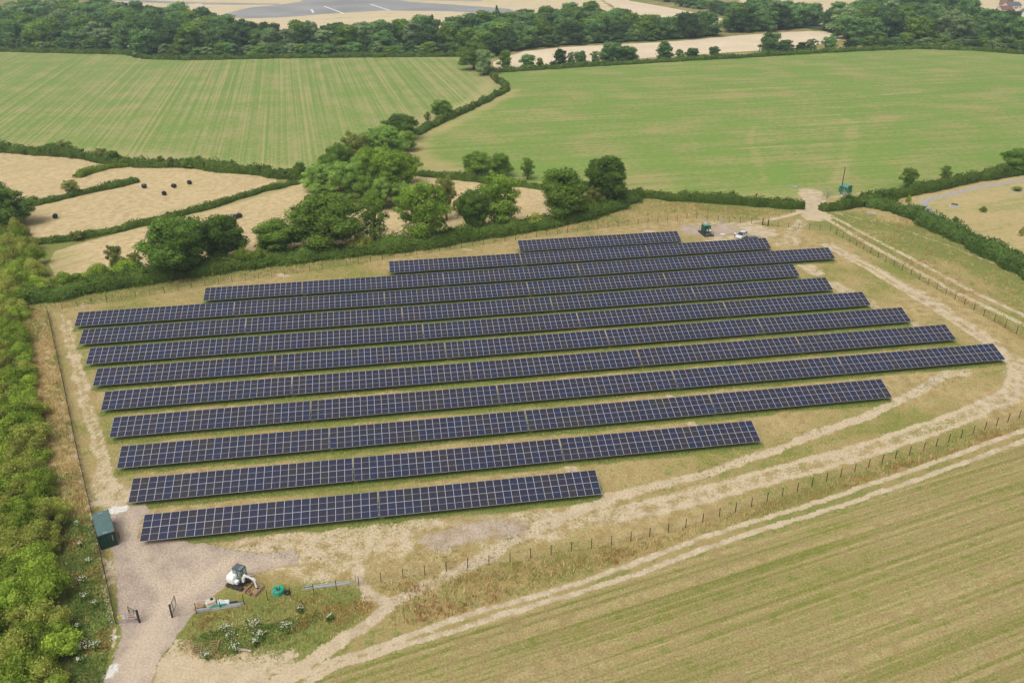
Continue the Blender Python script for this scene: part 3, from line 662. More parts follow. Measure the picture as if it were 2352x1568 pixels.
# ---- trees of the hedgerow behind the panels
HR = [
 ('oak', 420, 630, 500, 158, 'broad dark oak, the widest crown in the hedgerow behind the panels'),
 ('oak', 522, 598, 494, 108, 'dark oak growing against the widest oak of the hedgerow'),
 ('green', 640, 582, 505, 106, 'low rounded olive green tree between the dark oaks and the big round tree'),
 ('green', 747, 572, 446, 160, 'big round mid green tree in the hedgerow behind the panels'),
 ('ashgap', 862, 560, 440, 82, 'thin narrow tree with bare twigs between two fuller hedgerow trees'),
 ('ash', 978, 556, 416, 138, 'tall light green ash in the hedgerow, nearest the log pile'),
 ('olive', 1026, 505, 404, 62, 'small olive tree with bare branches standing behind the tall ash'),
 ('oak', 1086, 532, 434, 74, 'dark leafy tree with dead white branches beside the light green ash'),
 ('ash', 1143, 522, 398, 118, 'light green ash leaning over the dark tree in the hedgerow'),
 ('green', 1293, 502, 388, 124, 'full bushy green tree standing alone near the end of the hedgerow'),
 ('oak', 1393, 470, 358, 104, 'tall dark oak at the end of the hedgerow'),
 ('olive', 1364, 478, 425, 46, 'small brownish green tree tucked in front of the tall end oak'),
 ('green', 1096, 404, 348, 70, 'round tree on the low hedge between stubble and pasture, left of a pair'),
 ('green', 1152, 406, 352, 54, 'slimmer right hand tree of a pair on the low hedge by the pasture'),
 ('ashgap', 1212, 412, 362, 42, 'small single tree on the low hedge by the pasture'),
 ('green', 1017, 272, 228, 46, 'round tree on the hedge that divides the two green fields'),
 ('olive', 983, 280, 257, 20, 'small round bush tree just in front of the dividing hedge'),
 ('olive', 1140, 192, 165, 17, 'tiny dark tree on the bend of the dividing hedge'),
 ('green', 1088, 160, 96, 72, 'big dark tree where the dividing hedge meets the far wood'),
 ('fargrey', 1112, 172, 110, 54, 'grey green tree in front of the big dark corner tree'),
 ('oak', 12, 520, 436, 130, 'dark oak overhanging the stubble at the thicket'),
 ('oak', -28, 480, 388, 80, 'tall dark oak rising above the thicket'),
 ('olive', 270, 622, 563, 46, 'yellowish young tree at the end of the hedgerow by the thicket'),
 ('olive', 311, 618, 580, 40, 'low olive shrub tree beside the widest oak'),
 ('ashgap', 2085, 432, 385, 50, 'open branched tree on the hedge near the green kiosk'),
 ('ashgap', 2168, 415, 380, 34, 'small spreading tree on the hedge above the footpath'),
 ('oak', 2338, 394, 342, 80, 'dense dark tree on the hedge above the park lawn'),
 ('olive', 168, 448, 412, 44, 'round bush tree on the short hedge in the stubble'),
]
for i, (k, x, yb, yt, wp, lab) in enumerate(HR): tree_px(k, x, yb, yt, wp, lab, rz=i*1.3, i=i)
for i, (x, yb, yt, wp, k) in enumerate([(742, 452, 375, 88, 'willow'), (800, 462, 368, 96, 'willow'), (722, 440, 388, 60, 'willow'), (850, 440, 338, 84, 'ash'), (908, 462, 345, 104, 'ash'), (822, 395, 302, 84, 'olive'), (862, 385, 300, 78, 'willow'), (790, 408, 330, 70, 'green'), (898, 370, 288, 86, 'willow'), (760, 415, 350, 62, 'green'), (880, 480, 405, 66, 'willow'), (925, 480, 418, 56, 'willow'), (872, 335, 290, 70, 'willow'), (835, 425, 350, 70, 'willow'), (880, 415, 335, 76, 'ash'), (940, 420, 352, 60, 'ash'), (770, 440, 372, 66, 'green'), (845, 470, 402, 62, 'green'), (930, 345, 300, 56, 'green'), (840, 362, 306, 66, 'green')]):
    tree_px(k, x, yb, yt, wp, {'willow': 'pale grey green willow in the clump at the corner of the fields', 'ash': 'bright green leafy tree in the clump at the corner of the fields', 'olive': 'yellowish topped tree in the clump at the corner of the fields', 'green': 'dark green tree in the clump at the corner of the fields'}[k], 'trees of the corner clump', i=i)
tree_px('oak', 918, 322, 262, 82, 'dark rounded tree where the dividing hedge reaches the corner clump')

# ---- trees along the far edge of the pasture
for i, (x, yb, yt, wp, k) in enumerate([(1160, 155, 114, 40, 'fargreen'), (1212, 156, 124, 38, 'far'), (1240, 156, 132, 20, 'fargreen'), (1286, 153, 110, 42, 'far'), (1333, 150, 116, 36, 'far'), (1312, 150, 118, 24, 'fargrey'), (1405, 145, 95, 64, 'far'), (1443, 142, 104, 52, 'far'), (1525, 138, 94, 50, 'far'), (1765, 124, 70, 56, 'far'), (1802, 121, 90, 44, 'far'), (1590, 132, 110, 34, 'far'), (1640, 130, 106, 30, 'far'), (1862, 117, 88, 34, 'fargrey'), (1905, 114, 82, 40, 'far'), (1840, 118, 96, 30, 'far'), (1560, 134, 112, 26, 'fargrey'), (1366, 146, 116, 26, 'fargrey')]):
    tree_px(k, x, yb, yt, wp, {'far': 'dark hedgerow tree along the far edge of the pasture', 'fargreen': 'fresh green hedgerow tree along the far edge of the pasture', 'fargrey': 'pale thin hedgerow tree along the far edge of the pasture'}[k], 'hedgerow trees at the far edge of the pasture', i=i)

# ---- far woods: every tree on its own, rooted inside the wood's outline
def wood(poly, sp, hr, wr, keys, label, group, seed):
    p = gp(poly); r = random.Random(seed); lo, hi = p.min(0), p.max(0); placed = []; tries = 0
    while tries < 9000:
        tries += 1; x = r.uniform(lo[0], hi[0]); y = r.uniform(lo[1], hi[1])
        if not inpoly(np.array([x]), np.array([y]), p)[0]: continue
        if any((x-a)**2+(y-b_)**2 < sp*sp for a, b_ in placed): continue
        px = P((x, y, 0))
        if px[0] < -60 or px[0] > 2420 or px[1] < -48: continue
        placed.append((x, y))
    placed.sort(key=lambda q: q[1])
    for i, (x, y) in enumerate(placed):
        k = keys[r.randrange(len(keys))]
        plant_tree(k, (x, y, 0), r.uniform(*hr), r.uniform(*wr), label[k], group)
    return len(placed)
FARLAB = lambda w_: {'far': 'dark broadleaf tree in %s' % w_, 'fargreen': 'fresh green tree in %s' % w_, 'fargrey': 'grey green willow in %s' % w_}
n1 = wood(WL, 15.5, (14, 20), (18, 25), ['far']*4+['fargreen']*2+['fargrey'], FARLAB('the wood beyond the striped field'), 'trees of the wood beyond the striped field', 3)
n2 = wood(WM, 15.0, (12, 18), (17, 24), ['far']*5+['fargreen']*2+['fargrey'], FARLAB('the tree belt below the airfield'), 'trees of the belt below the airfield', 5)
n3 = wood(WR, 16.5, (13, 20), (18, 26), ['far']*5+['fargreen']+['fargrey'], FARLAB('the wood beyond the pasture'), 'trees of the wood beyond the pasture', 8)
n4 = wood([(1500, 0), (1560, 6), (1640, 22), (1720, 34), (1700, 48), (1620, 26), (1540, 10)], 15, (8, 12), (14, 19), ['far'], {'far': 'dark tree on the bank between the far pale fields'}, 'trees between the far pale fields', 9)
for i in range(46):
    x = -20+i*24+rnd.uniform(-8, 8); y = float(np.interp(x, [-20, 300, 340, 430, 1070], [113, 121, 130, 133, 127]))-rnd.uniform(0, 4)
    if 1035 < x: break
    plant_tree(['far', 'fargrey', 'fargreen', 'far'][i % 4], G(x, y), rnd.uniform(5, 9), rnd.uniform(9, 15), 'rounded bush at the foot of the wood beyond the striped field', 'bushes at the foot of the far wood', name='bush', cat='bush')
for i in range(60):
    x = 1125+i*9+rnd.uniform(-3, 3)
    if x > 1640: break
    y = float(np.interp(x, [1125, 1200, 1300, 1450, 1560, 1650], [128, 112, 104, 96, 91, 81]))-rnd.uniform(0, 2)
    if i % 2: plant_tree(['far', 'fargrey', 'far'][i % 3], G(x, y), rnd.uniform(5, 9), rnd.uniform(9, 15), 'rounded bush along the lower edge of the belt below the airfield', 'bushes along the belt below the airfield', name='bush', cat='bush')
print('WOODS', n1, n2, n3, n4)
def conifer(x, yb, yt, wp, label):
    b = MB(); H = 12.0; r = np.random.default_rng(int(x)); q = []
    for i in range(420):
        t = r.uniform(0, 1)**.8; z = H*(.12+.86*t); R_ = 3.4*(1-t)*(.55+.45*abs(math.sin(t*22)))+.15; a = r.uniform(0, 6.28)
        q.append((R_*math.cos(a)*r.uniform(.4, 1), R_*math.sin(a)*r.uniform(.4, 1), z-R_*.25))
    c = np.array(q); nr = c*np.array([1, 1, 0])+np.array([0, 0, 1.0])
    Q = leaf_quads(c, nr/np.linalg.norm(nr, axis=1, keepdims=True), .95, r, .4)
    e = empty('conifer', G(x, yb), label=label, cat='tree'); h = height_at(x, yb, yt); e.scale = (wp*mpp(x, yb)/6.8, wp*mpp(x, yb)/6.8, h/12)
    b.tube([(0, 0, 0), (0, 0, 11.5)], [.3, .05], 6); b.build('trunk', M_BARK, e)
    put('crown', quads_mesh('crown', Q, r.uniform(0, .5, len(Q)), LEAF['far']), e)
conifer(995, 88, 33, 30, 'dark pointed conifer standing out of the belt below the airfield, thinner one')
conifer(1142, 78, 12, 34, 'tall dark conifer above the belt below the airfield')

# ------------------------------------------------------------------ hedges and shrubs
def hedge(name, pts, wd, h, label, size=.42, leafm='hedge', cat='hedge', rough=.5, cover=1.0, seed=1, group=None):
    w2 = [G(*p) for p in pts]; r = np.random.default_rng(seed)
    d = [0]
    for a, b_ in zip(w2, w2[1:]): d.append(d[-1]+(b_-a).length)
    Lh = d[-1]; ns = max(4, int(Lh/1.2)); s = np.linspace(0, Lh, ns)
    cx = np.interp(s, d, [p.x for p in w2]); cy = np.interp(s, d, [p.y for p in w2])
    tx, ty = np.gradient(cx), np.gradient(cy); tl = np.hypot(tx, ty); tx /= tl; ty /= tl
    hv = h*(1+rough*(fbm(s, s*0, 4.5, seed, 4)-.5)*2.6); wv = wd*(1+rough*1.2*(fbm(s+50, s*0, 4, seed+9, 4)-.5)*2.2)
    endt = np.clip(np.minimum(s, Lh-s)/1.4+.35, 0, 1); hv *= endt**.4; wv *= endt**.6
    prof = np.array([(-1, 0), (-1.0, .45), (-.82, .82), (-.4, 1), (.4, 1), (.82, .82), (1.0, .45), (1, 0)])
    V = np.zeros((ns, 8, 3))
    for k, (px, pz) in enumerate(prof):
        V[:, k, 0] = cx-ty*px*wv/2*.88; V[:, k, 1] = cy+tx*px*wv/2*.88; V[:, k, 2] = pz*hv*.88
    cq = []
    for i in range(ns-1):
        for k in range(7): cq.append([V[i, k], V[i, k+1], V[i+1, k+1], V[i+1, k]])
    for i in (0, ns-1):
        for k in (0, 1, 2): cq.append([V[i, k], V[i, k+1], V[i, 6-k], V[i, 7-k]])
    cq = np.array(cq); n = int(Lh*(wd*.8+h*2)*cover/(size*size*.42))
    u = r.uniform(0, Lh, n); ang = r.uniform(0, 1, n)*7; k0 = np.floor(ang).astype(int); fr = ang-k0
    pp = prof[k0]*(1-fr)[:, None]+prof[k0+1]*fr[:, None]
    X = np.interp(u, s, cx); Y = np.interp(u, s, cy); TX = np.interp(u, s, tx); TY = np.interp(u, s, ty); W_ = np.interp(u, s, wv); H_ = np.interp(u, s, hv)
    j = r.normal(0, .10, n)+.14*(fbm(u, pp[:, 0]*2+7, 1.3, seed+2, 2)-.5)*2
    pos = np.stack([X-TY*pp[:, 0]*W_/2*(1+j), Y+TX*pp[:, 0]*W_/2*(1+j), np.abs(pp[:, 1]*H_*(1+j)+r.normal(0, .08, n))], 1)
    nr = np.stack([-TY*pp[:, 0], TX*pp[:, 0], pp[:, 1]+.1], 1); nr /= np.linalg.norm(nr, axis=1, keepdims=True)
    Q = leaf_quads(pos, nr, size, r); T = np.clip(fbm(u, pp[:, 0]*3, 2.5, seed+4, 2)*1.1-.1+r.normal(0, .2, n), 0, 1)
    nb = int(Lh/(2.2 if h > 2.2 else 3.0)); ub = r.uniform(0, Lh, nb); rb = r.uniform(.28, .75, nb)*h*.42; ob = r.uniform(-.55, .55, nb)
    pb_ = np.stack([np.interp(ub, s, cx)-np.interp(ub, s, ty)*ob*wd, np.interp(ub, s, cy)+np.interp(ub, s, tx)*ob*wd, np.interp(ub, s, hv)*r.uniform(.45, 1.0, nb), rb, rb, rb*r.uniform(.7, 1.3, nb)], 1)
    Qb = []; Tb = []
    for k in range(nb):
        q_, t_ = foliage(pb_[k:k+1], size*.9, .9, r, .7); Qb.append(q_); Tb.append(t_)
    me = quads_mesh(name, np.concatenate([cq, Q]+Qb), np.concatenate([np.full(len(cq), .4), T]+Tb), LEAF[leafm])
    return put(name, me, label=label, cat=cat, group=group)
hedge('hedge', [(-60, 343), (100, 356), (180, 361), (255, 376), (330, 382), (430, 383), (520, 393), (600, 401), (700, 414), (740, 418)], 4.2, 2.6, 'long dark hedge between the striped field and the stubble', seed=1, size=.5)
hedge('hedge', [(300, 381), (240, 388), (205, 397), (180, 409)], 3.4, 1.8, 'short green hedge spur curving into the stubble', leafm='shrub', seed=2, size=.45)
hedge('hedge', [(70, 474), (130, 460), (200, 444), (260, 430), (318, 417)], 3.2, 1.9, 'short hedge standing alone in the stubble', seed=3, size=.45)
hedge('hedge', [(70, 562), (160, 553), (250, 535), (370, 508), (480, 478), (600, 441), (688, 421)], 2.4, 1.5, 'low straight hedge between the two stubble strips', seed=4, size=.42)
hedge('hedge', [(955, 402), (1060, 413), (1150, 424), (1250, 434), (1320, 442)], 2.6, 1.9, 'trimmed hedge between the stubble and the pasture', seed=5)
hedge('hedge', [(1430, 450), (1560, 459), (1700, 469), (1800, 477), (1848, 480)], 3.0, 2.3, 'trimmed hedge from the end oak to the gateway', seed=6)
hedge('hedge', [(1884, 484), (1940, 478), (1990, 468), (2060, 452), (2130, 438), (2240, 416), (2352, 396), (2440, 382)], 3.6, 2.6, 'thick hedge running from the gateway past the green kiosk', seed=7)
hedge('reed_hedge', [(1990, 470), (2050, 482), (2110, 504), (2180, 537), (2260, 578), (2352, 628), (2460, 690)], 6.0, 3.0, 'tall reedy hedge along the ditch beside the park lawn', seed=8, leafm='reed', size=.5)
hedge('hedge', [(952, 312), (995, 290), (1055, 263), (1112, 236), (1162, 209), (1160, 198), (1142, 187), (1125, 170)], 3.2, 2.2, 'hedge that divides the striped field from the pasture', seed=9, size=.5)
hedge('hedge', [(1120, 168), (1300, 156), (1500, 144), (1700, 133), (1900, 121), (2100, 112), (2230, 116), (2420, 130)], 4.5, 2.2, 'low dark hedge along the far edge of the pasture', seed=10, size=.8)
hedge('hedge', [(-60, 117), (150, 122), (290, 125), (335, 135), (430, 138), (700, 133), (900, 131), (1070, 130)], 4.5, 2.4, 'low hedge at the foot of the wood beyond the striped field', seed=11, size=.8)
hedge('undergrowth_bank', [(40, 692), (120, 684), (240, 660), (350, 642), (470, 624), (600, 606), (720, 590), (850, 577), (980, 563), (1080, 546), (1200, 528), (1320, 506), (1400, 482), (1450, 456)], 6.5, 2.6, 'dark bramble bank under the hedgerow trees behind the panels', seed=12, size=.45, rough=.4)
for i, (x, y, yt, wp) in enumerate([(122, 352, 328, 40), (150, 350, 322, 44), (235, 368, 340, 36), (262, 372, 346, 40), (370, 382, 358, 20), (395, 384, 360, 18), (437, 385, 362, 38), (482, 389, 366, 22), (510, 391, 372, 22), (690, 412, 372, 30), (178, 552, 530, 36), (1270, 436, 425, 18), (2050, 452, 430, 20)]):
    tree_px('olive' if i % 3 else 'green', x, y, yt, wp, 'straggly bush growing out of the long field hedge' if i < 10 else ['round bush on the low hedge between the stubble strips', 'small bush on the trimmed hedge by the pasture', 'small bush on the thick hedge behind the green kiosk'][i-10], 'straggly bushes on the long field hedge' if i < 10 else None, name='bush', cat='bush')

# near shrubs of the thicket
BUSH = []
for i in range(7):
    p = []
    for k in range(20):
        a = k*2.4+rng.uniform(-.4, .4); rr = rng.uniform(.3, 1.7) if k else 0; s = rng.uniform(.55, 1.0) if k < 9 else rng.uniform(.22, .5)
        p.append([rr*math.cos(a), rr*math.sin(a), max(.35, 2.15-rr*.75+rng.uniform(-.35, .45)), s, s, s*rng.uniform(.75, 1.1)])
    Q, T = foliage(np.array(p), .19, .9, rng, .72)
    BUSH.append(quads_mesh('foliage', Q, T, LEAF['shrub' if i % 7 < 4 else 'shrub2']))
_b = MB()
for i in range(7):
    a = i*.9; _b.tube([(0, 0, 0), (.3*math.cos(a), .3*math.sin(a), .8), (1.1*math.cos(a), 1.1*math.sin(a), 2.0)], [.06, .045, .015], 4)
STEM = _b.mesh('stems', M_BARK)
def bush(loc, s, sz, label, group, i=None, name='shrub'):
    k = rnd.randrange(7) if i is None else i
    e = empty(name, loc, rnd.uniform(0, 6.28), label=label[1 if k >= 4 else 0], cat='shrub', group=group); e.scale = (s, s, sz)
    put('stems', STEM, e); put('foliage', BUSH[k], e)
THICK = [(-70, 520), (40, 512), (66, 560), (86, 600), (96, 650), (120, 680), (50, 704), (62, 790), (78, 860), (90, 925), (100, 995), (106, 1052), (118, 1135), (132, 1200), (138, 1250), (152, 1320), (160, 1400), (164, 1480), (168, 1640), (-70, 1640)]
p_ = gp(THICK); lo, hi = p_.min(0), p_.max(0); placed = []; r_ = random.Random(4); t = 0
while t < 24000 and len(placed) < 270:
    t += 1; x = r_.uniform(lo[0], hi[0]); y = r_.uniform(lo[1], hi[1])
    px = P((x, y, 1.5))
    if px[0] < -45 or px[1] > 1610: continue
    if not inpoly(np.array([x]), np.array([y]), p_)[0] or dline(np.array([x]), np.array([y]), p_, True)[0] < .9: continue
    if any((x-a)**2+(y-b_)**2 < 2.3**2 for a, b_ in placed): continue
    placed.append((x, y))
print('SHRUBS', len(placed))
ZONES = [('level with the entrance gate', 'thicket shrubs by the entrance gate', 86), ('level with the shipping container', 'thicket shrubs by the container', 104), ('level with the second to fourth panel rows', 'thicket shrubs by the front panel rows', 126), ('level with the fifth to seventh panel rows', 'thicket shrubs by the middle panel rows', 150), ('level with the eighth and ninth panel rows', 'thicket shrubs by the back panel rows', 178), ('where the bramble bank begins', 'thicket shrubs at the bramble bank', 212), ('beside the stubble under the dark oaks', 'thicket shrubs beside the stubble', 999)]
for x, y in placed:
    zg = next(z for z in ZONES if y < z[2]); s = r_.uniform(.85, 1.45); bush((x, y, 0), s, s*r_.uniform(.75, 1.3), ('leafy green thicket shrub '+zg[0], 'yellowish hawthorn thicket shrub '+zg[0]), zg[1])
BLAB = ('small green bush by the wood edge', 'small pale bush by the wood edge')
for i, (x, y) in enumerate([(150, 668), (180, 655), (205, 648), (232, 640), (290, 640), (120, 676), (560, 612), (600, 604), (700, 590), (830, 575), (900, 568), (1010, 560), (1060, 548), (1180, 528), (1230, 520), (1330, 500), (1345, 490)]):
    b = G(x, y); s = r_.uniform(.9, 1.5); bush(b, s, s*r_.uniform(.8, 1.2), ('green bramble bush at the foot of the hedgerow trees', 'pale bramble bush at the foot of the hedgerow trees'), 'bushes at the foot of the hedgerow')
# low scrub in front of the wood beyond the pasture
sp_ = [(1950+i*17+r_.uniform(-6, 6), 106+r_.uniform(-4, 3)+max(0, (i-14))*.8) for i in range(28)]
for x, y in sp_:
    b = G(x, y); plant_tree(['far', 'fargrey', 'fargreen'][r_.randrange(3)], b, r_.uniform(4, 6.5), r_.uniform(7, 11), 'low rounded scrub bush in front of the wood beyond the pasture', 'scrub in front of the wood beyond the pasture', name='bush', cat='bush')

# ------------------------------------------------------------------ long grass and weeds (uncountable)
def tufts(name, poly, dens, hr, wd, pal, label, blades=5, spread=.22, seed=1, cat='grass', avoid=None, clump=0.):
    p = gp(poly); r = np.random.default_rng(seed); lo, hi = p.min(0), p.max(0); n = int((hi-lo).prod()*dens)
    x = r.uniform(lo[0], hi[0], n); y = r.uniform(lo[1], hi[1], n); k = inpoly(x, y, p)
    if avoid is not None: k &= ~avoid(x, y)
    if clump: k &= fbm(x, y, 5, seed+3, 3)+r.normal(0, .07, n) > clump
    x, y = x[k], y[k]; n = len(x)
    c = np.array([q[0] for q in pal]); wt = np.array([q[1] for q in pal], float); zone = fbm(x, y, 4.5, seed+7, 3)
    idx = np.clip(((zone-.5)*2.2+.5+r.normal(0, .16, n)), 0, .999); cum = np.cumsum(wt)/wt.sum(); ci = np.searchsorted(cum, idx)
    col = c[np.clip(ci, 0, len(c)-1)]
    X = np.repeat(x, blades)+r.normal(0, spread, n*blades); Y = np.repeat(y, blades)+r.normal(0, spread, n*blades); m = n*blades
    h = r.uniform(*hr, m); a = r.uniform(0, 6.283, m); ln = r.uniform(.1, .55, m)*h; b_ = r.uniform(0, 6.283, m)
    w2 = wd*r.uniform(.6, 1.3, m)/2
    v = np.stack([np.stack([X-np.cos(a)*w2, Y-np.sin(a)*w2, X*0], 1), np.stack([X+np.cos(a)*w2, Y+np.sin(a)*w2, X*0], 1), np.stack([X+np.cos(b_)*ln, Y+np.sin(b_)*ln, h], 1)], 1)
    cc = np.repeat(col, blades, 0)*r.uniform(.75, 1.25, (m, 1))
    me = raw_mesh(name, v.reshape(-1, 3), np.arange(m*3).reshape(-1, 3), M_TINT, cc)
    return put(name, me, label=label, cat=cat, kind='stuff')
def weed_leaves(name, poly, dens, hmax, size, pal, label, seed):
    p = gp(poly); r = np.random.default_rng(seed); lo, hi = p.min(0), p.max(0); n = int((hi-lo).prod()*dens)
    x = r.uniform(lo[0], hi[0], n); y = r.uniform(lo[1], hi[1], n); k = inpoly(x, y, p); x, y = x[k], y[k]; n = len(x)
    e = np.clip(dline(x, y, p, True)/.8, .15, 1); z = hmax*e*np.clip(fbm(x, y, 1.6, seed, 3)*1.5-.15, .05, 1)*r.uniform(.55, 1, n)
    c = np.array([q[0] for q in pal]); cum = np.cumsum([q[1] for q in pal])/sum(q[1] for q in pal)
    ci = np.searchsorted(cum, np.clip((fbm(x, y, 2.2, seed+5, 3)-.5)*2.4+.5+r.normal(0, .14, n), 0, .999))
    Q = leaf_quads(np.stack([x, y, z], 1), np.tile([0, 0, 1.], (n, 1)), size, r, .8); v = Q.reshape(-1, 3)
    me = raw_mesh(name, v, np.arange(len(v)).reshape(-1, 4), M_TINT, c[ci]*r.uniform(.7, 1.3, (n, 1)))
    return put(name, me, label=label, cat='weeds', kind='stuff')
STRAW, STRAW2, OLV, GRS, RST, DGR = (.70, .54, .27), (.60, .46, .21), (.42, .39, .14), (.30, .37, .10), (.42, .23, .09), (.20, .30, .09)
tufts('long_grass', [(45, 702), (110, 716), (147, 885), (183, 1060), (208, 1180), (136, 1190), (104, 1050), (60, 800)], 7, (.25, .75), .09, [(STRAW, 3), (STRAW2, 3), (OLV, 3), (GRS, 1)], 'long straw coloured grass between the thicket and the fence', seed=1)
WEEDPAL = [((.10, .17, .035), 3), ((.16, .24, .05), 4), ((.23, .30, .07), 3), ((.30, .31, .09), 2), ((.30, .19, .06), .8)]
weed_leaves('weeds', [(136, 1190), (210, 1185), (238, 1300), (262, 1433), (250, 1520), (232, 1600), (160, 1600), (160, 1400), (138, 1250)], 75, .75, .19, WEEDPAL, 'tall green weeds and docks between the thicket and the fence', 2)
tufts('weed_stalks', [(136, 1190), (210, 1185), (238, 1300), (262, 1433), (250, 1520), (232, 1600), (160, 1600), (160, 1400), (138, 1250)], 2.5, (.3, .8), .08, [(GRS, 3), (OLV, 3), (STRAW, 2), (RST, 1.5)], 'dry stalks standing among the weeds beside the thicket', seed=22, cat='weeds')
MOUND = [(440, 1460), (520, 1440), (620, 1432), (700, 1405), (760, 1400), (730, 1430), (660, 1470), (560, 1495), (500, 1515), (445, 1500)]
weed_leaves('weeds', MOUND, 75, .85, .19, WEEDPAL, 'tall dark green weeds on the mound beside the entrance track', 3)
tufts('weed_stalks', MOUND, 2.5, (.35, .95), .08, [(GRS, 3), (OLV, 3), (STRAW2, 1.5), (RST, 2)], 'dry and rusty stalks standing among the weeds on the mound', seed=23, cat='weeds')
tufts('long_grass', [(430, 1440), (450, 1412), (505, 1400), (610, 1383), (714, 1369), (815, 1352), (862, 1380), (830, 1420), (740, 1480), (600, 1520), (440, 1520), (410, 1490)], 7, (.15, .5), .09, [(GRS, 3), (OLV, 4), (STRAW, 2), (RST, 2)], 'rough green and rusty grass on the bank beside the entrance track', seed=4)
tufts('long_grass', [(870, 1342), (962, 1326), (1154, 1296), (1426, 1251), (1700, 1176), (2059, 1056), (2337, 965), (2440, 930), (2440, 950), (2100, 1070), (1704, 1198), (1458, 1280), (1202, 1365), (1000, 1425), (900, 1440), (905, 1390)], 6, (.2, .7), .09, [(OLV, 3), (STRAW2, 3), (STRAW, 2), (GRS, 2), (RST, 1.5)], 'long brownish grass between the front fence and the rutted track', seed=5)
tufts('long_grass', [(60, 706), (240, 672), (470, 636), (720, 602), (980, 575), (1200, 540), (1400, 500), (1460, 460), (1840, 486), (1750, 508), (1590, 498), (1383, 522), (1122, 557), (789, 609), (496, 651), (138, 708)], 3.2, (.2, .6), .10, [(STRAW, 3), (OLV, 4), (STRAW2, 2), (GRS, 2)], 'long grass strip between the hedgerow and the back fence', seed=6)
tufts('long_grass', [(1905, 480), (2000, 474), (2100, 510), (2260, 590), (2440, 690), (2440, 800), (2331, 762), (2175, 675), (2028, 596), (1920, 535)], 2.6, (.15, .5), .10, [(STRAW2, 2), (OLV, 4), (GRS, 4), (STRAW, 1), (RST, 1)], 'long green and straw grass between the right fence and the reedy ditch', seed=7, clump=.42)
def on_rows(x, y):
    k = np.zeros(x.shape, bool)
    for ry, x0, x1 in zip(ROW_Y, ROW_X, ROW_END): k |= (y > ry+.1) & (y < ry+4.1) & (x > x0) & (x < x1)
    mm = masks(x, y); return k | (mm[:, 1] > .2) | (mm[:, 0] > .35)
tufts('meadow_grass', SOLAR, 1.6, (.08, .26), .08, [(STRAW, 5), ((.66, .52, .28), 3), (STRAW2, 2), (OLV, 2), (GRS, 1)], 'short dry grass tufts all over the meadow between the panel rows', seed=8, avoid=on_rows, blades=4, spread=.3)
tufts('field_grass', [(2500, 960), (2352, 1026), (1960, 1166), (1579, 1287), (1305, 1384), (1031, 1466), (775, 1546), (640, 1610), (2500, 1610)], 1.3, (.06, .2), .08, [((.62, .50, .26), 3), (STRAW2, 2), (OLV, 3), (GRS, 2)], 'short mown grass tufts in the striped front field', seed=9, blades=4, spread=.3)
def drip(x, y):
    k = np.ones(x.shape, bool)
    for ry, x0, x1 in zip(ROW_Y, ROW_X, ROW_END): k &= ~((y > ry-.7) & (y < ry+.5) & (x > x0-.3) & (x < x1+.3))
    return k | (masks(x, y)[:, 1] > .3)
tufts('drip_line_grass', SOLAR, 4, (.1, .34), .09, [((.14, .23, .05), 4), ((.20, .28, .07), 3), (OLV, 1)], 'fresh green grass along the lower edges of the panel rows', seed=10, avoid=drip, blades=4, spread=.2)
tufts('weed_clumps', [(2200, 835), (2230, 860), (1500, 1150), (1150, 1290), (900, 1330), (700, 1330), (700, 1290), (480, 1260), (480, 1245), (1000, 1190), (1380, 1160), (1500, 1105), (1900, 970)], 2.4, (.06, .2), .12, [((.15, .21, .06), 4), ((.22, .27, .08), 3), (OLV, 2)], 'small green weeds dotted over the bare soil along the cable trench', seed=12, blades=5, spread=.14, clump=.52, cat='weeds')
# white umbel flowers
M_PETAL = mat('white_petals', (.70, .70, .62), .9)
def flowers(x, y, s, label, group='clumps of white flowers'):
    e = empty('white_flowers', G(x, y), rnd.uniform(0, 6), label=label, cat='flowers', group=group); r = np.random.default_rng(int(x*7+y))
    c = np.stack([r.normal(0, .42*s, 70), r.normal(0, .34*s, 70), r.uniform(.1, .75, 70)], 1)
    put('foliage', quads_mesh('foliage', leaf_quads(c, np.tile([0, 0, 1.], (70, 1)), .3, r), r.uniform(0, 1, 70), LEAF['hedge']), e)
    n = int(46*s); c = np.stack([r.normal(0, .42*s, n), r.normal(0, .34*s, n), r.uniform(.75, 1.0, n)], 1)
    put('flower_head', quads_mesh('flower_head', leaf_quads(c, np.tile([0, 0, 1.], (n, 1)), .13, r, .35), np.ones(n), M_PETAL), e)
FW = 'clump of white umbel flowers %s'
for x, y, s, l in [(585, 1441, 1.5, 'on the weedy mound, the largest one'), (515, 1450, .9, 'on the weedy mound'), (530, 1464, 1.2, 'on the weedy mound'), (658, 1447, 1.0, 'on the weedy mound'), (598, 1466, .9, 'on the weedy mound'), (588, 1480, .6, 'on the weedy mound'), (540, 1494, .9, 'on the weedy mound'), (690, 1405, .6, 'on the weedy mound'), (475, 1512, .6, 'on the weedy mound'), (758, 1424, .5, 'on the weedy mound')]:
    flowers(x, y, s, FW % l, None if 'largest' in l else 'white flower clumps on the mound')
for x, y, s in [(190, 1340, .9), (205, 1295, .5), (195, 1378, .6), (220, 1395, .5), (195, 1490, 1.1), (222, 1490, .7), (180, 1445, .5), (178, 1210, .5), (185, 1258, .5), (185, 1525, .5)]:
    flowers(x, y, s, FW % 'among the weeds beside the thicket', 'white flower clumps beside the thicket')
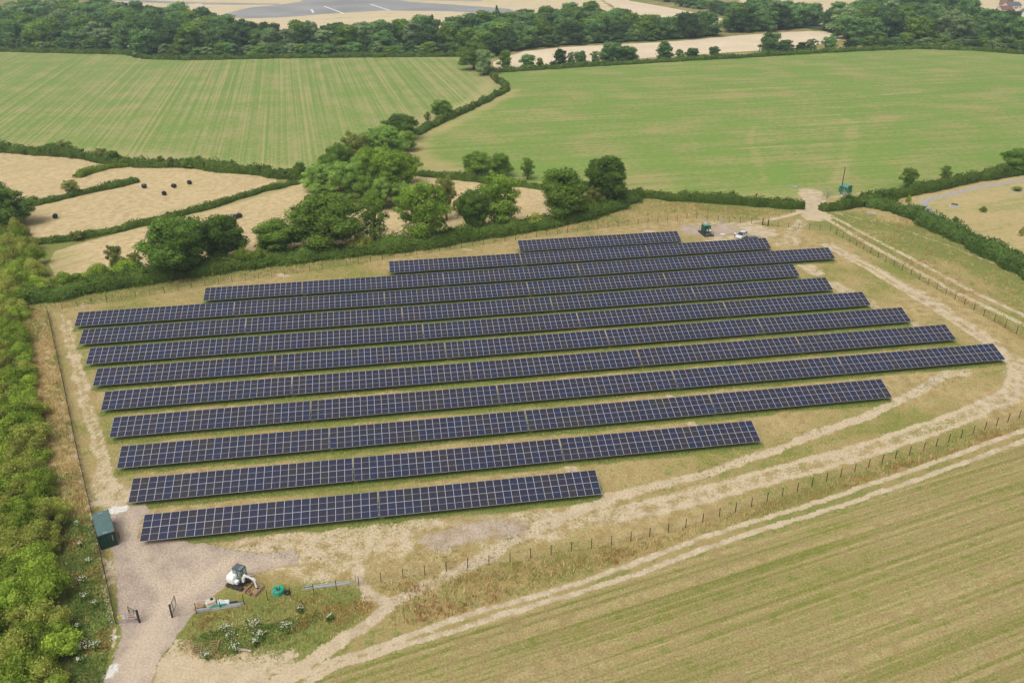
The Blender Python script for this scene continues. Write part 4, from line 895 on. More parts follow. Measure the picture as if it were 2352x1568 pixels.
# ------------------------------------------------------------------ fences
M_POST = mat('dark_steel_post', (.028, .024, .022), .7, metal=.2)
M_WIRE = mat('fence_wire', (.10, .09, .08), .6, metal=.4)
M_BLK = mat('black_paint', (.012, .012, .013), .45)
_b = MB(); _b.box((0, 0, .78), (.075, .075, 1.60)); POST = _b.mesh('post', M_POST)
_b = MB(); _b.box((0, 0, .95), (.16, .16, 1.95)); _b.box((0, 0, 1.945), (.19, .19, .05)); GPOST = _b.mesh('gate_post', M_BLK)
def fence(pts, sp, label, ends=True, wires=(.12, .4, .7, 1.0, 1.28, 1.52), wr=.007):
    w2 = [G(*p) for p in pts]; d = [0]
    for a, b_ in zip(w2, w2[1:]): d.append(d[-1]+(b_-a).length)
    n = max(2, round(d[-1]/sp)); ss = np.linspace(0, d[-1], n+1)
    xs = np.interp(ss, d, [p.x for p in w2]); ys = np.interp(ss, d, [p.y for p in w2])
    e = empty('fence', w2[0], label=label, cat='fence'); o = w2[0]
    for i, (x, y) in enumerate(zip(xs, ys)):
        put('post', POST, e, (x-o.x, y-o.y, 0), (rnd.uniform(-.015, .015), rnd.uniform(-.015, .015), math.atan2(ys[-1]-ys[0], xs[-1]-xs[0])))
    for h in wires:
        b = MB(); b.tube([(x-o.x, y-o.y, h) for x, y in zip(xs, ys)], wr, 3, cap=False); b.build('wire', M_WIRE, e)
    return e
fence(FENCE_LEFT, 2.75, 'dark wire fence along the thicket, passing close behind the container', wires=(.1, .25, .4, .55, .7, .85, 1.0, 1.15, 1.3, 1.45, 1.56), wr=.02)
fence(FENCE_BACK, 2.95, 'thin post and wire fence along the hedgerow behind the panels')
fence(FENCE_BACK2, 2.9, 'short post and wire fence between the foot gate and the rutted track')
fence(FENCE_RIGHT, 2.9, 'post and wire fence beside the rutted track to the gateway')
fence(FENCE_FRONT, 2.72, 'post and wire fence along the front of the site')
def gate_leaf(hx, hy, ex, ey, label, mid=.42):
    a, b_ = G(hx, hy), G(ex, ey); L = (b_-a).length; rz = math.atan2(b_.y-a.y, b_.x-a.x)
    e = empty('gate', a, rz, label=label, cat='gate'); L = max(1.5, L)
    put('gate_post', GPOST, e)
    f = MB()
    for z in (.22, 1.62): f.beam((.16, 0, z), (L, 0, z), .05, .05)
    for x in (.16, L*mid, L): f.beam((x, 0, .22), (x, 0, 1.62), .05, .05)
    f.build('frame', M_BLK, e)
    m = MB()
    for k in range(1, 8): m.beam((.18, 0, .22+k*.175), (L-.02, 0, .22+k*.175), .008, .008)
    for k in range(1, int(L/.2)): m.beam((.16+k*.2, 0, .24), (.16+k*.2, 0, 1.6), .008, .008)
    m.build('mesh_infill', M_WIRE, e)
    l = MB(); l.box((L-.06, -.05, .98), (.14, .06, .16)); l.build('latch', M_BLK, e)
    return e
gate_leaf(321, 1429, 299, 1416, 'open black steel gate leaf beside the warning signs')
gate_leaf(396, 1417, 405.5, 1391, 'open black steel gate leaf on the pipe stack side of the entrance')
e = gate_leaf(1751, 517.5, 1763, 519.5, 'narrow foot gate with black posts in the back fence')
put('gate_post', GPOST, e, (1.55, 0, 0))
# fence infill with three signs between the left fence and the gate
def sign_mat(name, fn):
    m = bpy.data.materials.new(name); m.use_nodes = True; n = m.node_tree; b = n.nodes['Principled BSDF']; b.inputs['Roughness'].default_value = .4
    tc = n.nodes.new('ShaderNodeTexCoord'); sp = n.nodes.new('ShaderNodeSeparateXYZ'); n.links.new(tc.outputs['Object'], sp.inputs[0]); fn(n, sp, b); return m
a, b_ = G(267, 1433), G(321, 1429); sr = math.atan2(b_.y-a.y, b_.x-a.x); SL_ = (b_-a).length
e = empty('fence', a, sr, label='short mesh fence panel carrying the signs beside the open gate', cat='fence')
m = MB()
for k in range(9): m.beam((.1, 0, .12+k*.18), (SL_-.1, 0, .12+k*.18), .008, .008)
m.build('wire', M_WIRE, e)
M_YEL = mat('sign_yellow', (.85, .70, .02), .4); M_WHT = mat('white_paint', (.82, .82, .80), .45); M_BLU = mat('sign_blue', (.06, .10, .45), .4); M_RED = mat('sign_red', (.55, .05, .05), .4); M_PNK = mat('sign_pink', (.62, .22, .32), .45); M_PUR = mat('sign_purple', (.16, .13, .42), .45)
def sign(t, wd, ht, z, label, build):
    p = a.lerp(b_, t); o = empty('sign', (p.x, p.y, z), sr, label=label, cat='sign', group=None)
    s = MB(); s.box((0, -.03, 0), (wd, .012, ht)); s.build('board', M_WHT, o, bevel=.003)
    build(o)
def plate(o, name, x, z, wd, ht, m, k=1):
    s = MB(); s.box((x, -.0375-.002*k, z), (wd, .003, ht)); s.build(name, m, o)
def tri_sign(o):
    plate(o, 'yellow_face', 0, 0, .44, .44, M_YEL)
    s = MB(); s.prism([(-.12, -.02), (.12, -.02), (0, .17)], -.0455, -.0425); s.build('warning_triangle', M_BLK, o)
    s = MB(); s.prism([(-.085, -.002), (.085, -.002), (0, .135)], -.0485, -.0460); s.build('triangle_field', M_YEL, o)
    s = MB(); s.prism([(.0, .10), (-.03, .05), (-.002, .052), (-.015, .008), (.03, .062), (.004, .06)], -.0515, -.0490); s.build('bolt_symbol', M_BLK, o)
    plate(o, 'text_bar', 0, -.12, .30, .05, M_BLK, 3)
sign(.24, .48, .48, 1.05, 'square yellow warning sign with a black triangle beside the gate', tri_sign)
sign(.385, .48, .52, 1.08, 'plain white notice with a blue edge beside the yellow warning sign', lambda o: (plate(o, 'blue_edge', .215, .0, .05, .50, M_BLU), plate(o, 'text_line', -.04, .12, .32, .02, M_BLU), plate(o, 'text_line', -.04, .04, .32, .02, M_BLU), plate(o, 'text_line', -.04, -.04, .28, .02, M_BLU)))
def site_sign(o):
    plate(o, 'header_band', -.02, .27, 1.12, .09, M_BLU); plate(o, 'yellow_band', .08, .12, .92, .20, M_YEL); plate(o, 'red_band', .08, -.06, .92, .12, M_PNK); plate(o, 'blue_band', .08, -.21, .92, .14, M_PUR)
    for k in range(4): plate(o, 'pictogram', -.50, .15-k*.13, .10, .09, [M_YEL, M_BLU, M_RED, M_BLU][k])
    for k in range(3): plate(o, 'text_line', .10, .17-k*.05, .7-.1*k, .018, M_BLK, 3)
sign(.69, 1.2, .72, 1.1, 'large site safety sign with yellow, red and blue bands by the gate', site_sign)

# ------------------------------------------------------------------ shipping container
M_CONT = mat('container_green', (.012, .050, .036), .5, var=.15, scale=1.5); M_CROOF = mat('container_roof', (.085, .150, .145), .55, var=.1, scale=1.2)  # roof green is paler: sky reflection and weathering put into its colour
M_CASTING = mat('casting_rust', (.14, .08, .05), .8)
M_DKGREY = mat('dark_grey', (.05, .052, .056), .5)
fr = G(272.1, 1249.6); CH = 2.25
r0 = G(263.3, 1219.4, CH); r1 = G(250.7, 1168.9, CH); r2 = G(223.8, 1232, CH)
rz = math.atan2((r0-r2).y, (r0-r2).x)
e = empty('shipping_container', ((r0.x+r2.x)/2, (r0.y+r2.y)/2, 0), rz, label='dark green steel shipping container standing on the gravel yard', cat='container')
CW, CL = 2.15, 5.5
def corrug(L, H, n, dep=.04):
    b = MB(); pts = []
    for i in range(n):
        x = -L/2+L*i/n; s = L/n; pts += [(x, 0), (x+s*.3, 0), (x+s*.42, dep), (x+s*.78, dep), (x+s*.95, 0)]
    pts.append((L/2, 0)); v = [(x, y, z) for z in (.16, H-.1) for x, y in pts]; k = len(pts)
    b.add(v, [(i, i+1, k+i+1, k+i) for i in range(k-1)]); return b
corrug(CW-.2, CH, 9).build('end_panel', M_CONT, e, (0, .02, 0)); corrug(CW-.2, CH, 9).build('end_panel', M_CONT, e, (0, CL-.02, 0), (0, 0, math.pi))
corrug(CL-.2, CH, 20).build('side_panel', M_CONT, e, (CW/2-.02, CL/2, 0), (0, 0, math.pi/2)); corrug(CL-.2, CH, 20).build('side_panel', M_CONT, e, (-CW/2+.02, CL/2, 0), (0, 0, -math.pi/2))
for x in (-1, 1):
    for y in (0, 1):
        s = MB(); s.box((x*(CW/2-.055), .055+y*(CL-.11), CH/2), (.13, .13, CH-.02)); s.build('corner_post', M_CONT, e)
        s = MB(); s.box((x*(CW/2-.08), .08+y*(CL-.16), CH-.03), (.18, .18, .13)); s.build('corner_casting', M_CASTING, e)
s = MB()
for x in (-1, 1): s.box((x*(CW/2-.05), CL/2, .09), (.12, CL-.02, .18)); s.box((x*(CW/2-.05), CL/2, CH-.06), (.11, CL-.3, .1))
for y in (.05, CL-.05): s.box((0, y, .09), (CW-.26, .12, .18)); s.box((0, y, CH-.06), (CW-.26, .11, .1))
s.build('frame_rail', M_CONT, e)
s = MB(); s.box((0, CL/2, CH-.02), (CW-.06, CL-.1, .05)); rf = s.build('roof', M_CROOF, e)
for y in (.45, CL-.35):
    for k in range(5): t = MB(); t.box((-.05+(k-2)*.12, y, CH+.008), (.09, .055, .004)); t.build('stencil_mark', M_WHT, rf)
t = MB()
for k in range(7): t.box((.62, -.022, 1.05+k*.12), (.055, .006, .09))
t.build('stencil_mark', M_WHT, e)
M_PINE = mat('fresh_timber', (.62, .36, .16), .8, var=.15, scale=4)
for k, (x0, y0, x1, y1) in enumerate([(266, 1212, 273, 1236), (268.5, 1214, 275, 1236), (271, 1222, 275.5, 1240)]):
    p, q = G(x0, y0), G(x1, y1); L = (q-p).length
    s = MB(); s.box((L/2, 0, .06), (L, .14, .11)); s.build('timber', M_PINE, None, p, (0, 0, math.atan2(q.y-p.y, q.x-p.x)), bevel=.01, label='sawn timber baulk lying beside the green container', cat='timber', group='timber beside the container')

# ------------------------------------------------------------------ mini excavator
M_EXW = mat('excavator_white', (.84, .84, .82), .32, var=.04, scale=2); M_EXG = mat('cab_grey', (.10, .115, .125), .4); M_RUB = mat('rubber_track', (.060, .053, .045), .9, var=.3, scale=6)
M_RST = mat('rusty_steel', (.42, .25, .155), .8, var=.25, scale=5); M_PIN = mat('machined_pin', (.10, .09, .085), .5, metal=.4); M_ORG = mat('orange_lamp', (.75, .16, .02), .35)
def pane_mat(name='tinted_glass', c=(.62, .74, .72)):
    m = bpy.data.materials.new(name); m.use_nodes = True; b = m.node_tree.nodes['Principled BSDF']; b.inputs['Base Color'].default_value = (*c, 1); b.inputs['Roughness'].default_value = .05
    b.inputs['Transmission Weight'].default_value = .8; b.inputs['IOR'].default_value = 1.1; return m
M_PANE = pane_mat()
b0, b1 = G(563.5, 1361), G(585.4, 1338.4); bl = (b1-b0).normalized(); hd = Vector((bl.y, -bl.x, 0)); ctr = (b0+b1)/2-hd*1.72
EX = empty('mini_excavator', (ctr.x, ctr.y, 0), math.atan2(hd.y, hd.x), label='white mini excavator with dark cab and rust brown blade on the grass edge', cat='excavator')
for sd_ in (-1, 1):
    y = sd_*.76; prof = [(1.18*math.cos(t)*0+(.93 if math.cos(t) > 0 else -.93)+.27*math.cos(t), .28+.27*math.sin(t)) for t in np.linspace(-math.pi/2, math.pi/2, 7)]+[(-.93+.27*math.cos(t), .28+.27*math.sin(t)) for t in np.linspace(math.pi/2, 1.5*math.pi, 7)]
    s = MB(); s.prism(prof, y-.2, y+.2)
    for k in range(14): s.box((-.9+k*.138, y, .565), (.06, .42, .035)); s.box((-.9+k*.138, y, .018), (.06, .42, .035))
    tr = s.build('track', M_RUB, EX)
    for x in (-.93, -.35, .2, .93):
        s = MB(); M_ = Matrix.Translation((x, y, .27)) @ Matrix.Rotation(math.pi/2, 4, 'X'); s.lathe([(0, -.215), (.17, -.215), (.17, .215), (0, .215)], 12, M=M_); s.build('wheel', M_PIN, tr)
s = MB(); s.box((0, 0, .38), (1.5, 1.15, .26)); s.lathe([(0, .5), (.45, .5), (.45, .66), (0, .66)], 16); s.build('undercarriage', M_DKGREY, EX, bevel=.02)
s = MB(); s.prism([(1.66, .05), (1.72, .0), (1.80, .16), (1.79, .34), (1.70, .44), (1.64, .42), (1.70, .3), (1.71, .16)], -.98, .98); s.box((1.4, .35, .22), (.62, .1, .1)); s.box((1.4, -.35, .22), (.62, .1, .1)); s.build('blade', M_RST, EX)
# house
def loft(sections, mat_idx=0):
    """sections: list of (z, [(x,y)...]) -> closed skin"""
    b = MB(); n = len(sections[0][1])
    v = [(x, y, z) for z, ps in sections for x, y in ps]; f = [(i*n+k, i*n+(k+1) % n, (i+1)*n+(k+1) % n, (i+1)*n+k) for i in range(len(sections)-1) for k in range(n)]
    f += [tuple(range(n))[::-1], tuple((len(sections)-1)*n+k for k in range(n))]; b.add(v, f, mat_idx); return b
def hull(x0, x1, y0, y1, rr, n=5):
    p = [(x1, y0), (x1, y1)]
    p += [(x0+rr-rr*math.sin(t), y1-rr+rr*math.cos(t)) for t in np.linspace(0, math.pi/2, n)]
    p += [(x0+rr-rr*math.cos(t), y0+rr-rr*math.sin(t)) for t in np.linspace(0, math.pi/2, n)]
    return p
loft([(.70, hull(-1.08, .72, -.88, .88, .55)), (.86, hull(-1.12, .72, -.9, .9, .55))]).build('skirt', M_DKGREY, EX)
loft([(.80, hull(-1.20, .14, -.96, .96, .6)), (1.10, hull(-1.26, .14, -.97, .97, .6)), (1.42, hull(-1.22, .10, -.95, .95, .58)), (1.62, hull(-1.08, .02, -.86, .88, .5)), (1.70, hull(-.9, -.1, -.70, .74, .4))]).build('engine_cover', M_EXW, EX, smooth=False, bevel=.03)
s = MB(); s.box((.30, -.62, 1.05), (.62, .5, .38)); s.build('side_cover', M_EXW, EX, bevel=.025)
s = MB(); s.box((-.30, -.923, 1.22), (.36, .012, .32)); s.build('side_grille', M_BLK, EX)
s = MB(); s.box((-1.175, -.1, 1.03), (.012, .62, .07)); s.build('name_strip', M_RED, EX)
s = MB(); s.box((-.98, -.62, .95), (.012, .2, .1), M=Matrix.Rotation(-.6, 4, 'Z') @ Matrix.Translation((-.08, -.22, 0))); s.build('hazard_label', M_YEL, EX)
# cab on the machine's left
cx0, cx1, cy0, cy1, cz0, cz1 = -.45, .75, -.10, .88, .87, 2.46
cab = MB()
for x, y in ((cx0, cy0), (cx0, cy1), (cx1, cy0), (cx1, cy1), (.15, cy0), (.15, cy1)): cab.beam((x, y, cz0), (x*.97, y*.97+.01, cz1-.04), .075, .075)
for z in (cz0+.03, cz1-.06):
    for y in (cy0, cy1): cab.beam((cx0, y, z), (cx1, y, z), .08, .08)
    for x in (cx0, cx1): cab.beam((x, cy0, z), (x, cy1, z), .08, .08)
cab.box((.13, .39, .90), (1.28, 1.0, .06)); cab.box((cx0, .39, 1.25), (.05, .98, .7)); cab.build('cab_frame', M_EXG, EX)
s = MB(); s.box((.10, .39, cz1+.01), (1.38, 1.10, .09)); rf = s.build('cab_roof', M_EXG, EX, bevel=.05)
s = MB(); s.box((.52, .39, cz1+.062), (.36, .8, .008)); s.build('roof_window', M_PANE, rf)
for nm, c, d in (('rear_window', (cx0-.035, .39, 2.02), (.012, .84, .72)), ('front_window', (cx1+.004, .39, 1.75), (.012, .9, 1.4)), ('side_window', (-.19, cy0-.004, 1.88), (.62, .012, 1.05)), ('side_window', (.46, cy0-.004, 1.72), (.56, .012, 1.4)), ('side_window', (.13, cy1+.004, 1.75), (1.2, .012, 1.4))):
    s = MB(); s.box(c, d); s.build(nm, M_PANE, EX)
s = MB(); s.box((-.02, .42, 1.15), (.5, .5, .16)); s.box((-.24, .42, 1.5), (.12, .48, .65)); s.build('seat', M_BLK, EX, bevel=.04)
s = MB(); s.lathe([(0, 0), (.06, 0), (.06, .1), (.04, .13), (0, .13)], 10, M=Matrix.Translation((-.48, 1.02, 2.52))); s.build('beacon', M_ORG, EX)
# boom group
def plate_arm(pts, hw, yv=-.2, wd=.2):
    b = MB()
    for i in range(len(pts)-1):
        p0, p1 = Vector((pts[i][0], yv, pts[i][1])), Vector((pts[i+1][0], yv, pts[i+1][1])); b.beam(p0, p1+(p1-p0).normalized()*.06, wd, hw[i], up=(0, 0, 1))
    return b
s = MB(); s.box((.95, -.2, .84), (.5, .3, .34)); s.build('swing_post', M_DKGREY, EX, bevel=.03)
plate_arm([(1.05, .95), (1.12, 1.55), (1.42, 2.05), (2.1, 2.12), (2.75, 1.86)], [.34, .36, .34, .30], wd=.26).build('boom', M_EXW, EX, bevel=.02)
plate_arm([(2.62, 2.02), (2.86, 1.7), (3.02, .78)], [.32, .28], wd=.22).build('stick', M_EXW, EX, bevel=.02)
s = MB(); s.tube([(1.3, -.2, .98), (1.72, -.2, 1.86)], .06, 8); s.build('boom_cylinder', M_PIN, EX)
s = MB(); s.tube([(1.55, -.2, 2.32), (2.6, -.2, 2.2)], .055, 8); s.build('stick_cylinder', M_DKGREY, EX)
s = MB(); s.tube([(2.98, -.2, 1.72), (3.14, -.2, .85)], .05, 8); s.build('bucket_cylinder', M_PIN, EX)
s = MB(); s.box((3.06, -.2, .66), (.26, .26, .26)); s.build('quick_hitch', M_PIN, EX, bevel=.03)
s = MB(); s.prism([(2.88, .56), (3.02, .62), (3.34, .38), (3.38, .10), (3.22, .02), (3.02, .03), (3.0, .07), (3.18, .08), (3.28, .16), (3.24, .34), (2.95, .5)], -1.02, .62); s.box((3.12, -1.02, .30), (.40, .03, .50)); s.box((3.12, .62, .30), (.40, .03, .50)); s.build('bucket', M_RST, EX)
def spare_bucket(x, y, wd, rzz, label):
    p = G(x, y); s = MB(); o = empty('spare_bucket', p, rzz, label=label, cat='bucket')
    s.prism([(0, .42), (.06, .44), (.12, .08), (.3, .04), (.52, .10), (.55, .34), (.49, .33), (.46, .13), (.3, .08), (.16, .12)], -wd/2, wd/2); s.box((.28, -wd/2, .22), (.5, .02, .38)); s.box((.28, wd/2, .22), (.5, .02, .38)); s.build('shell', M_RST, o)
    s = MB(); s.box((.0, -.1, .40), (.2, .04, .2)); s.box((.0, .1, .40), (.2, .04, .2)); s.build('lug', M_RST, o)
spare_bucket(573, 1361, .5, math.atan2(hd.y, hd.x)-.3, 'small rusty digging bucket left on the grass between blade and grading bucket')
spare_bucket(580, 1364.5, .75, math.atan2(hd.y, hd.x)+2.9, 'wider rusty bucket lying upside down beside the excavator blade')

# ------------------------------------------------------------------ coils, pipes, pallets
M_GRN = mat('green_duct', (.01, .36, .22), .45); M_DUCT = mat('black_duct', (.014, .015, .02), .5); M_STRAP = mat('clear_wrap', (.62, .70, .66), .4)
def coil(x, y, R, tr, rings, lay, m, label, strap=True):
    p = G(x, y); o = empty('pipe_coil', p, label=label, cat='pipe coil'); pts = []
    N = 22*rings*lay
    for i in range(N):
        t = i/22*2*math.pi; lv = (i//22) % lay; rg = (i//22)//lay
        pts.append(((R-rg*tr*1.9)*math.cos(t), (R-rg*tr*1.9)*math.sin(t), tr+lv*tr*1.85+rnd.uniform(-.01, .01)))
    s = MB(); s.tube(pts, tr, 8); s.build('coil', m, o, smooth=True)
    if strap:
        for k, a_ in enumerate((3.6, 4.9, 1.4)):
            s = MB(); hz = lay*tr*1.9
            c_, s_ = math.cos(a_), math.sin(a_); ri, ro = R-rings*tr*1.9-.02, R+tr+.03
            q = [(ri*c_, ri*s_, .02), (ro*c_, ro*s_, .02), (ro*c_, ro*s_, hz+.06), (ri*c_, ri*s_, hz+.06)]
            for i in range(4): s.beam(q[i], q[(i+1) % 4], .12, .012, up=(-s_, c_, 0.01))
            s.build('strap', M_STRAP, o)
coil(640, 1360, .66, .062, 3, 5, M_GRN, 'big coil of bright green duct pipe lying by the fence')
coil(660, 1362, .36, .035, 3, 4, M_DUCT, 'small coil of black pipe beside the big green coil', False)
def stack(p0, p1, n, spec):
    a, b_ = G(*p0), G(*p1); d = (b_-a); L = d.length; d.normalize(); sdv = Vector((-d.y, d.x, 0))
    for (off, z, s0, s1, wd, m, name, label, cat, grp) in spec:
        p = a+d*(s0*L)+sdv*off; s = MB(); LL = (s1-s0)*L
        if name == 'pipe': s.tube([(0, 0, wd/2), (LL, 0, wd/2)], wd/2, 8)
        else: s.box((LL/2, 0, wd/2), (LL, wd, wd)); s.box((LL/2, wd*.35, wd*.85), (LL, wd*.3, wd*.35))
        s.build(name, m, None, (p.x, p.y, z), (0, 0, math.atan2(d.y, d.x)), label=label, cat=cat, group=grp)
ST1 = []
for k in range(5): ST1.append((-.32+k*.12, 0.0, rnd.uniform(0, .05), rnd.uniform(.92, 1.02), .10, M_GALV, 'steel_rail', 'long galvanised steel rail in the stack by the entrance gate', 'rail', 'steel rails stacked by the gate'))
for k in range(3): ST1.append((-.20+k*.12, .13, rnd.uniform(0, .05), rnd.uniform(.9, 1.0), .10, M_GALV, 'steel_rail', 'long galvanised steel rail in the stack by the entrance gate', 'rail', 'steel rails stacked by the gate'))
ST1 += [(.30, 0, .04, .52, .16, M_DUCT, 'pipe', 'black duct pipe along the near half of the rail stack by the gate', 'pipe', None), (.28, .0, .54, .98, .15, M_DUCT, 'pipe', 'black duct pipe along the excavator half of the rail stack', 'pipe', None), (.30, .15, .70, .86, .22, M_DUCT, 'pipe', 'short thick black pipe section on top of the rail stack', 'pipe', None), (.06, .26, .42, .66, .17, M_GRN, 'pipe', 'bright green duct pipe lying on the rail stack by the gate', 'pipe', None), (-.07, .25, .30, .62, .11, M_GRN, 'pipe', 'thin green duct pipe lying on the edge of the rail stack by the gate', 'pipe', None)]
stack((447, 1403), (561, 1385.5), 0, ST1)
ST2 = [(-.15+k*.11, 0 if k < 3 else .11, [.0, .05, .22, .02][k], [.93, .98, 1.0, .95][k], .10, M_GALV, 'steel_rail', 'galvanised steel rail lying along the fence beyond the green coil', 'rail', 'steel rails beyond the green coil') for k in range(4)]
stack((694, 1352), (808, 1338), 0, ST2)
s = MB(); s.tube([(0, 0, 0), (0, 0, 1.55)], .055, 10); s.box((0, 0, .04), (.35, .35, .06)); s.build('steel_pillar', M_GALV, None, G(818, 1340), label='grey steel tube standing upright by the end of the spare rails', cat='post')
M_PAL = mat('pallet_wood', (.46, .30, .18), .85, var=.2, scale=3)
def pallet(par, z=0., m=None):
    m = m or M_PAL
    for k in range(3): s = MB(); s.box((-.52+k*.52, 0, z+.06), (.09, 1.0, .10)); s.build('bearer', m, par)
    for k in range(6): s = MB(); s.box((0, -.44+k*.176, z+.122), (1.18, .10, .022)); s.build('slat', m, par)
o = empty('pallet', G(457, 1394), sr+1.35, label='empty wooden pallet lying at the end of the rail stack', cat='pallet'); pallet(o)
o = empty('pallet', G(486, 1389), .35, label='wooden pallet under the stack of white boxed sheets', cat='pallet'); pallet(o); pallet(o, .145)
pb = G(486, 1389)
for k in range(4):
    s = MB(); s.box((rnd.uniform(-.03, .03), rnd.uniform(-.03, .03), .06), (1.12-.03*k, .92-.03*k, .105)); s.build('carton', mat('carton_white_%d' % k, (.80, .80, .78) if k % 2 == 0 else (.60, .52, .42), .6), None, (pb.x, pb.y, .282+k*.118), (0, 0, .35+rnd.uniform(-.06, .06)), bevel=.015, label=['lowest flat white carton on the pallet by the rail stack', 'brown flat carton low in the pile on the pallet', 'white flat carton near the top of the pile on the pallet', 'topmost brown flat carton of the pile under the black bag'][k], cat='carton')
s = MB(); s.lathe([(0, 0), (.17, .02), (.2, .1), (.13, .2), (.05, .25), (.0, .25)], 9); s.build('bag', M_BLK, None, (pb.x+.1, pb.y+.15, .755), smooth=True, label='small black bag on top of the white cartons', cat='bag')
p = G(511, 1386); s = loft([(0, [(-.55, -.5), (.85, -.42), (.85, .42), (-.55, .5)]), (.2, [(-.52, -.46), (.8, -.36), (.78, .36), (-.52, .46)]), (.34, [(-.5, -.4), (.3, -.3), (.25, .3), (-.5, .4)]), (.62, [(-.48, -.3), (-.15, -.2), (-.15, .2), (-.48, .32)])])
s.build('dust_sheet', M_WHT, None, p, (0, 0, .15), bevel=.05, label='white sheeted heap sloping down beside the cartons', cat='sheet')
# old gate and log among the weeds
q0, q1 = G(441, 1506), G(499, 1500); rz = math.atan2(q1.y-q0.y, q1.x-q0.x); L = (q1-q0).length
o = empty('old_gate', (q0.x, q0.y, .34), rz, label='rusty old field gate lying overgrown in the weeds', cat='gate')
for k in range(5): s = MB(); s.beam((0, k*.36, 0), (L, k*.36+.05, .12), .05, .05); s.build('bar', M_RST, o)
for x in (0, .95, L): s = MB(); s.beam((x, 0, x*.04), (x, 1.5, x*.04+.02), .06, .06); s.build('stile', M_RST, o)
q0, q1 = G(534, 1491), G(579, 1497); s = MB(); L = (q1-q0).length
s.tube([(0, 0, .17), (L*.5, .02, .18), (L, 0, .17)], [.15, .17, .15], 9); s.build('log', mat('weathered_log', (.42, .33, .26), .9, var=.25, scale=3), None, q0, (0, 0, math.atan2(q1.y-q0.y, q1.x-q0.x)), label='weathered log lying at the foot of the weedy mound', cat='log')

# ------------------------------------------------------------------ substation, people, vehicles
M_KGRN = mat('cabinet_green', (.008, .085, .055), .45); M_KROOF = mat('kiosk_roof', (.10, .30, .22), .5); M_DECK = mat('steel_deck', (.05, .052, .056), .7); M_GREY = mat('light_grey', (.45, .47, .48), .5)
pf, pr, pb_ = G(1618.7, 542.3, .3), G(1640, 540.7, .3), G(1607, 529.5, .3)
rz = math.atan2(pr.y-pf.y, pr.x-pf.x); PW, PL = (pr-pf).length, 4.6
o = empty('substation', (pf.x, pf.y, 0), rz, label='green electrical substation cabinet on a black steel platform', cat='substation')
s = MB(); s.box((PW/2, PL/2, .27), (PW, PL, .08)); s.build('platform', M_DECK, o)
s = MB()
for y in (.05, PL-.05): s.box((PW/2, y, .12), (PW-.02, .1, .22))
s.box((.05, PL/2, .12), (.1, PL-.22, .22)); s.box((PW-.05, PL/2, .12), (.1, PL-.22, .22)); s.build('platform_beam', M_BLK, o)
s = MB(); s.box((PW*.5, PL*.55, 1.42), (1.75, 2.2, 2.2)); s.build('cabinet', M_KGRN, o, bevel=.02)
s = MB(); s.box((PW*.5, PL*.55, 2.56), (1.85, 2.3, .09)); s.build('cabinet_roof', M_KROOF, o, bevel=.02)
s = MB(); s.box((PW*.5-.1, PL*.6, 2.74), (.9, 1.2, .26)); s.build('vent_housing', M_GREY, o, bevel=.03)
for k in (-1, 1):
    s = MB(); s.box((PW*.5+k*.42, PL*.55-1.112, 1.38), (.80, .02, 2.0)); d_ = s.build('door', M_KGRN, o, bevel=.004)
    s = MB(); s.box((PW*.5+k*.42, PL*.55-1.128, 2.0), (.26, .008, .12)); s.build('label_plate', M_WHT, d_)
    s = MB(); s.box((PW*.5+k*.08, PL*.55-1.145, 1.3), (.03, .04, .25)); s.build('handle', M_GREY, d_)
s = MB(); s.box((PW*.5-.35, PL*.55-1.13, 1.95), (.5, .01, .45)); s.build('meter_window', M_BLK, o)
for x, y in ((.05, PL*.85), (.05, PL*.45), (PW-.05, PL*.45), (PW-.05, PL*.85), (.05, .3), (PW-.05, .3)):
    s = MB(); s.beam((x, y, .31), (x, y, 1.4), .05, .05); s.build('rail_post', M_BLK, o)
for x in (.05, PW-.05):
    for z in (.85, 1.38): s = MB(); s.beam((x, .3, z), (x, PL*.85, z), .035, .035); s.build('handrail', M_BLK, o)
SUBM = Matrix.Translation((pf.x, pf.y, 0)) @ Matrix.Rotation(rz, 4, 'Z')
M_SKIN = mat('skin', (.55, .34, .24), .6)
def person_mat(name, shirt, shorts, shoes):
    m = bpy.data.materials.new(name); m.use_nodes = True; n = m.node_tree; b = n.nodes['Principled BSDF']; b.inputs['Roughness'].default_value = .8
    tc = n.nodes.new('ShaderNodeTexCoord'); sp = n.nodes.new('ShaderNodeSeparateXYZ'); n.links.new(tc.outputs['Object'], sp.inputs[0])
    r = n.nodes.new('ShaderNodeValToRGB'); mr = n.nodes.new('ShaderNodeMapRange'); mr.inputs[2].default_value = 1.8; n.links.new(sp.outputs[2], mr.inputs[0]); n.links.new(mr.outputs[0], r.inputs[0])
    e = r.color_ramp.elements; r.color_ramp.interpolation = 'CONSTANT'; e[0].color = (*shoes, 1); e[1].position = .06; e[1].color = (.55, .34, .24, 1)
    for p_, c in ((.29, shorts), (.54, shirt), (.835, (.55, .34, .24))): k = e.new(p_); k.color = (*c, 1)
    n.links.new(r.outputs[0], b.inputs['Base Color']); return m
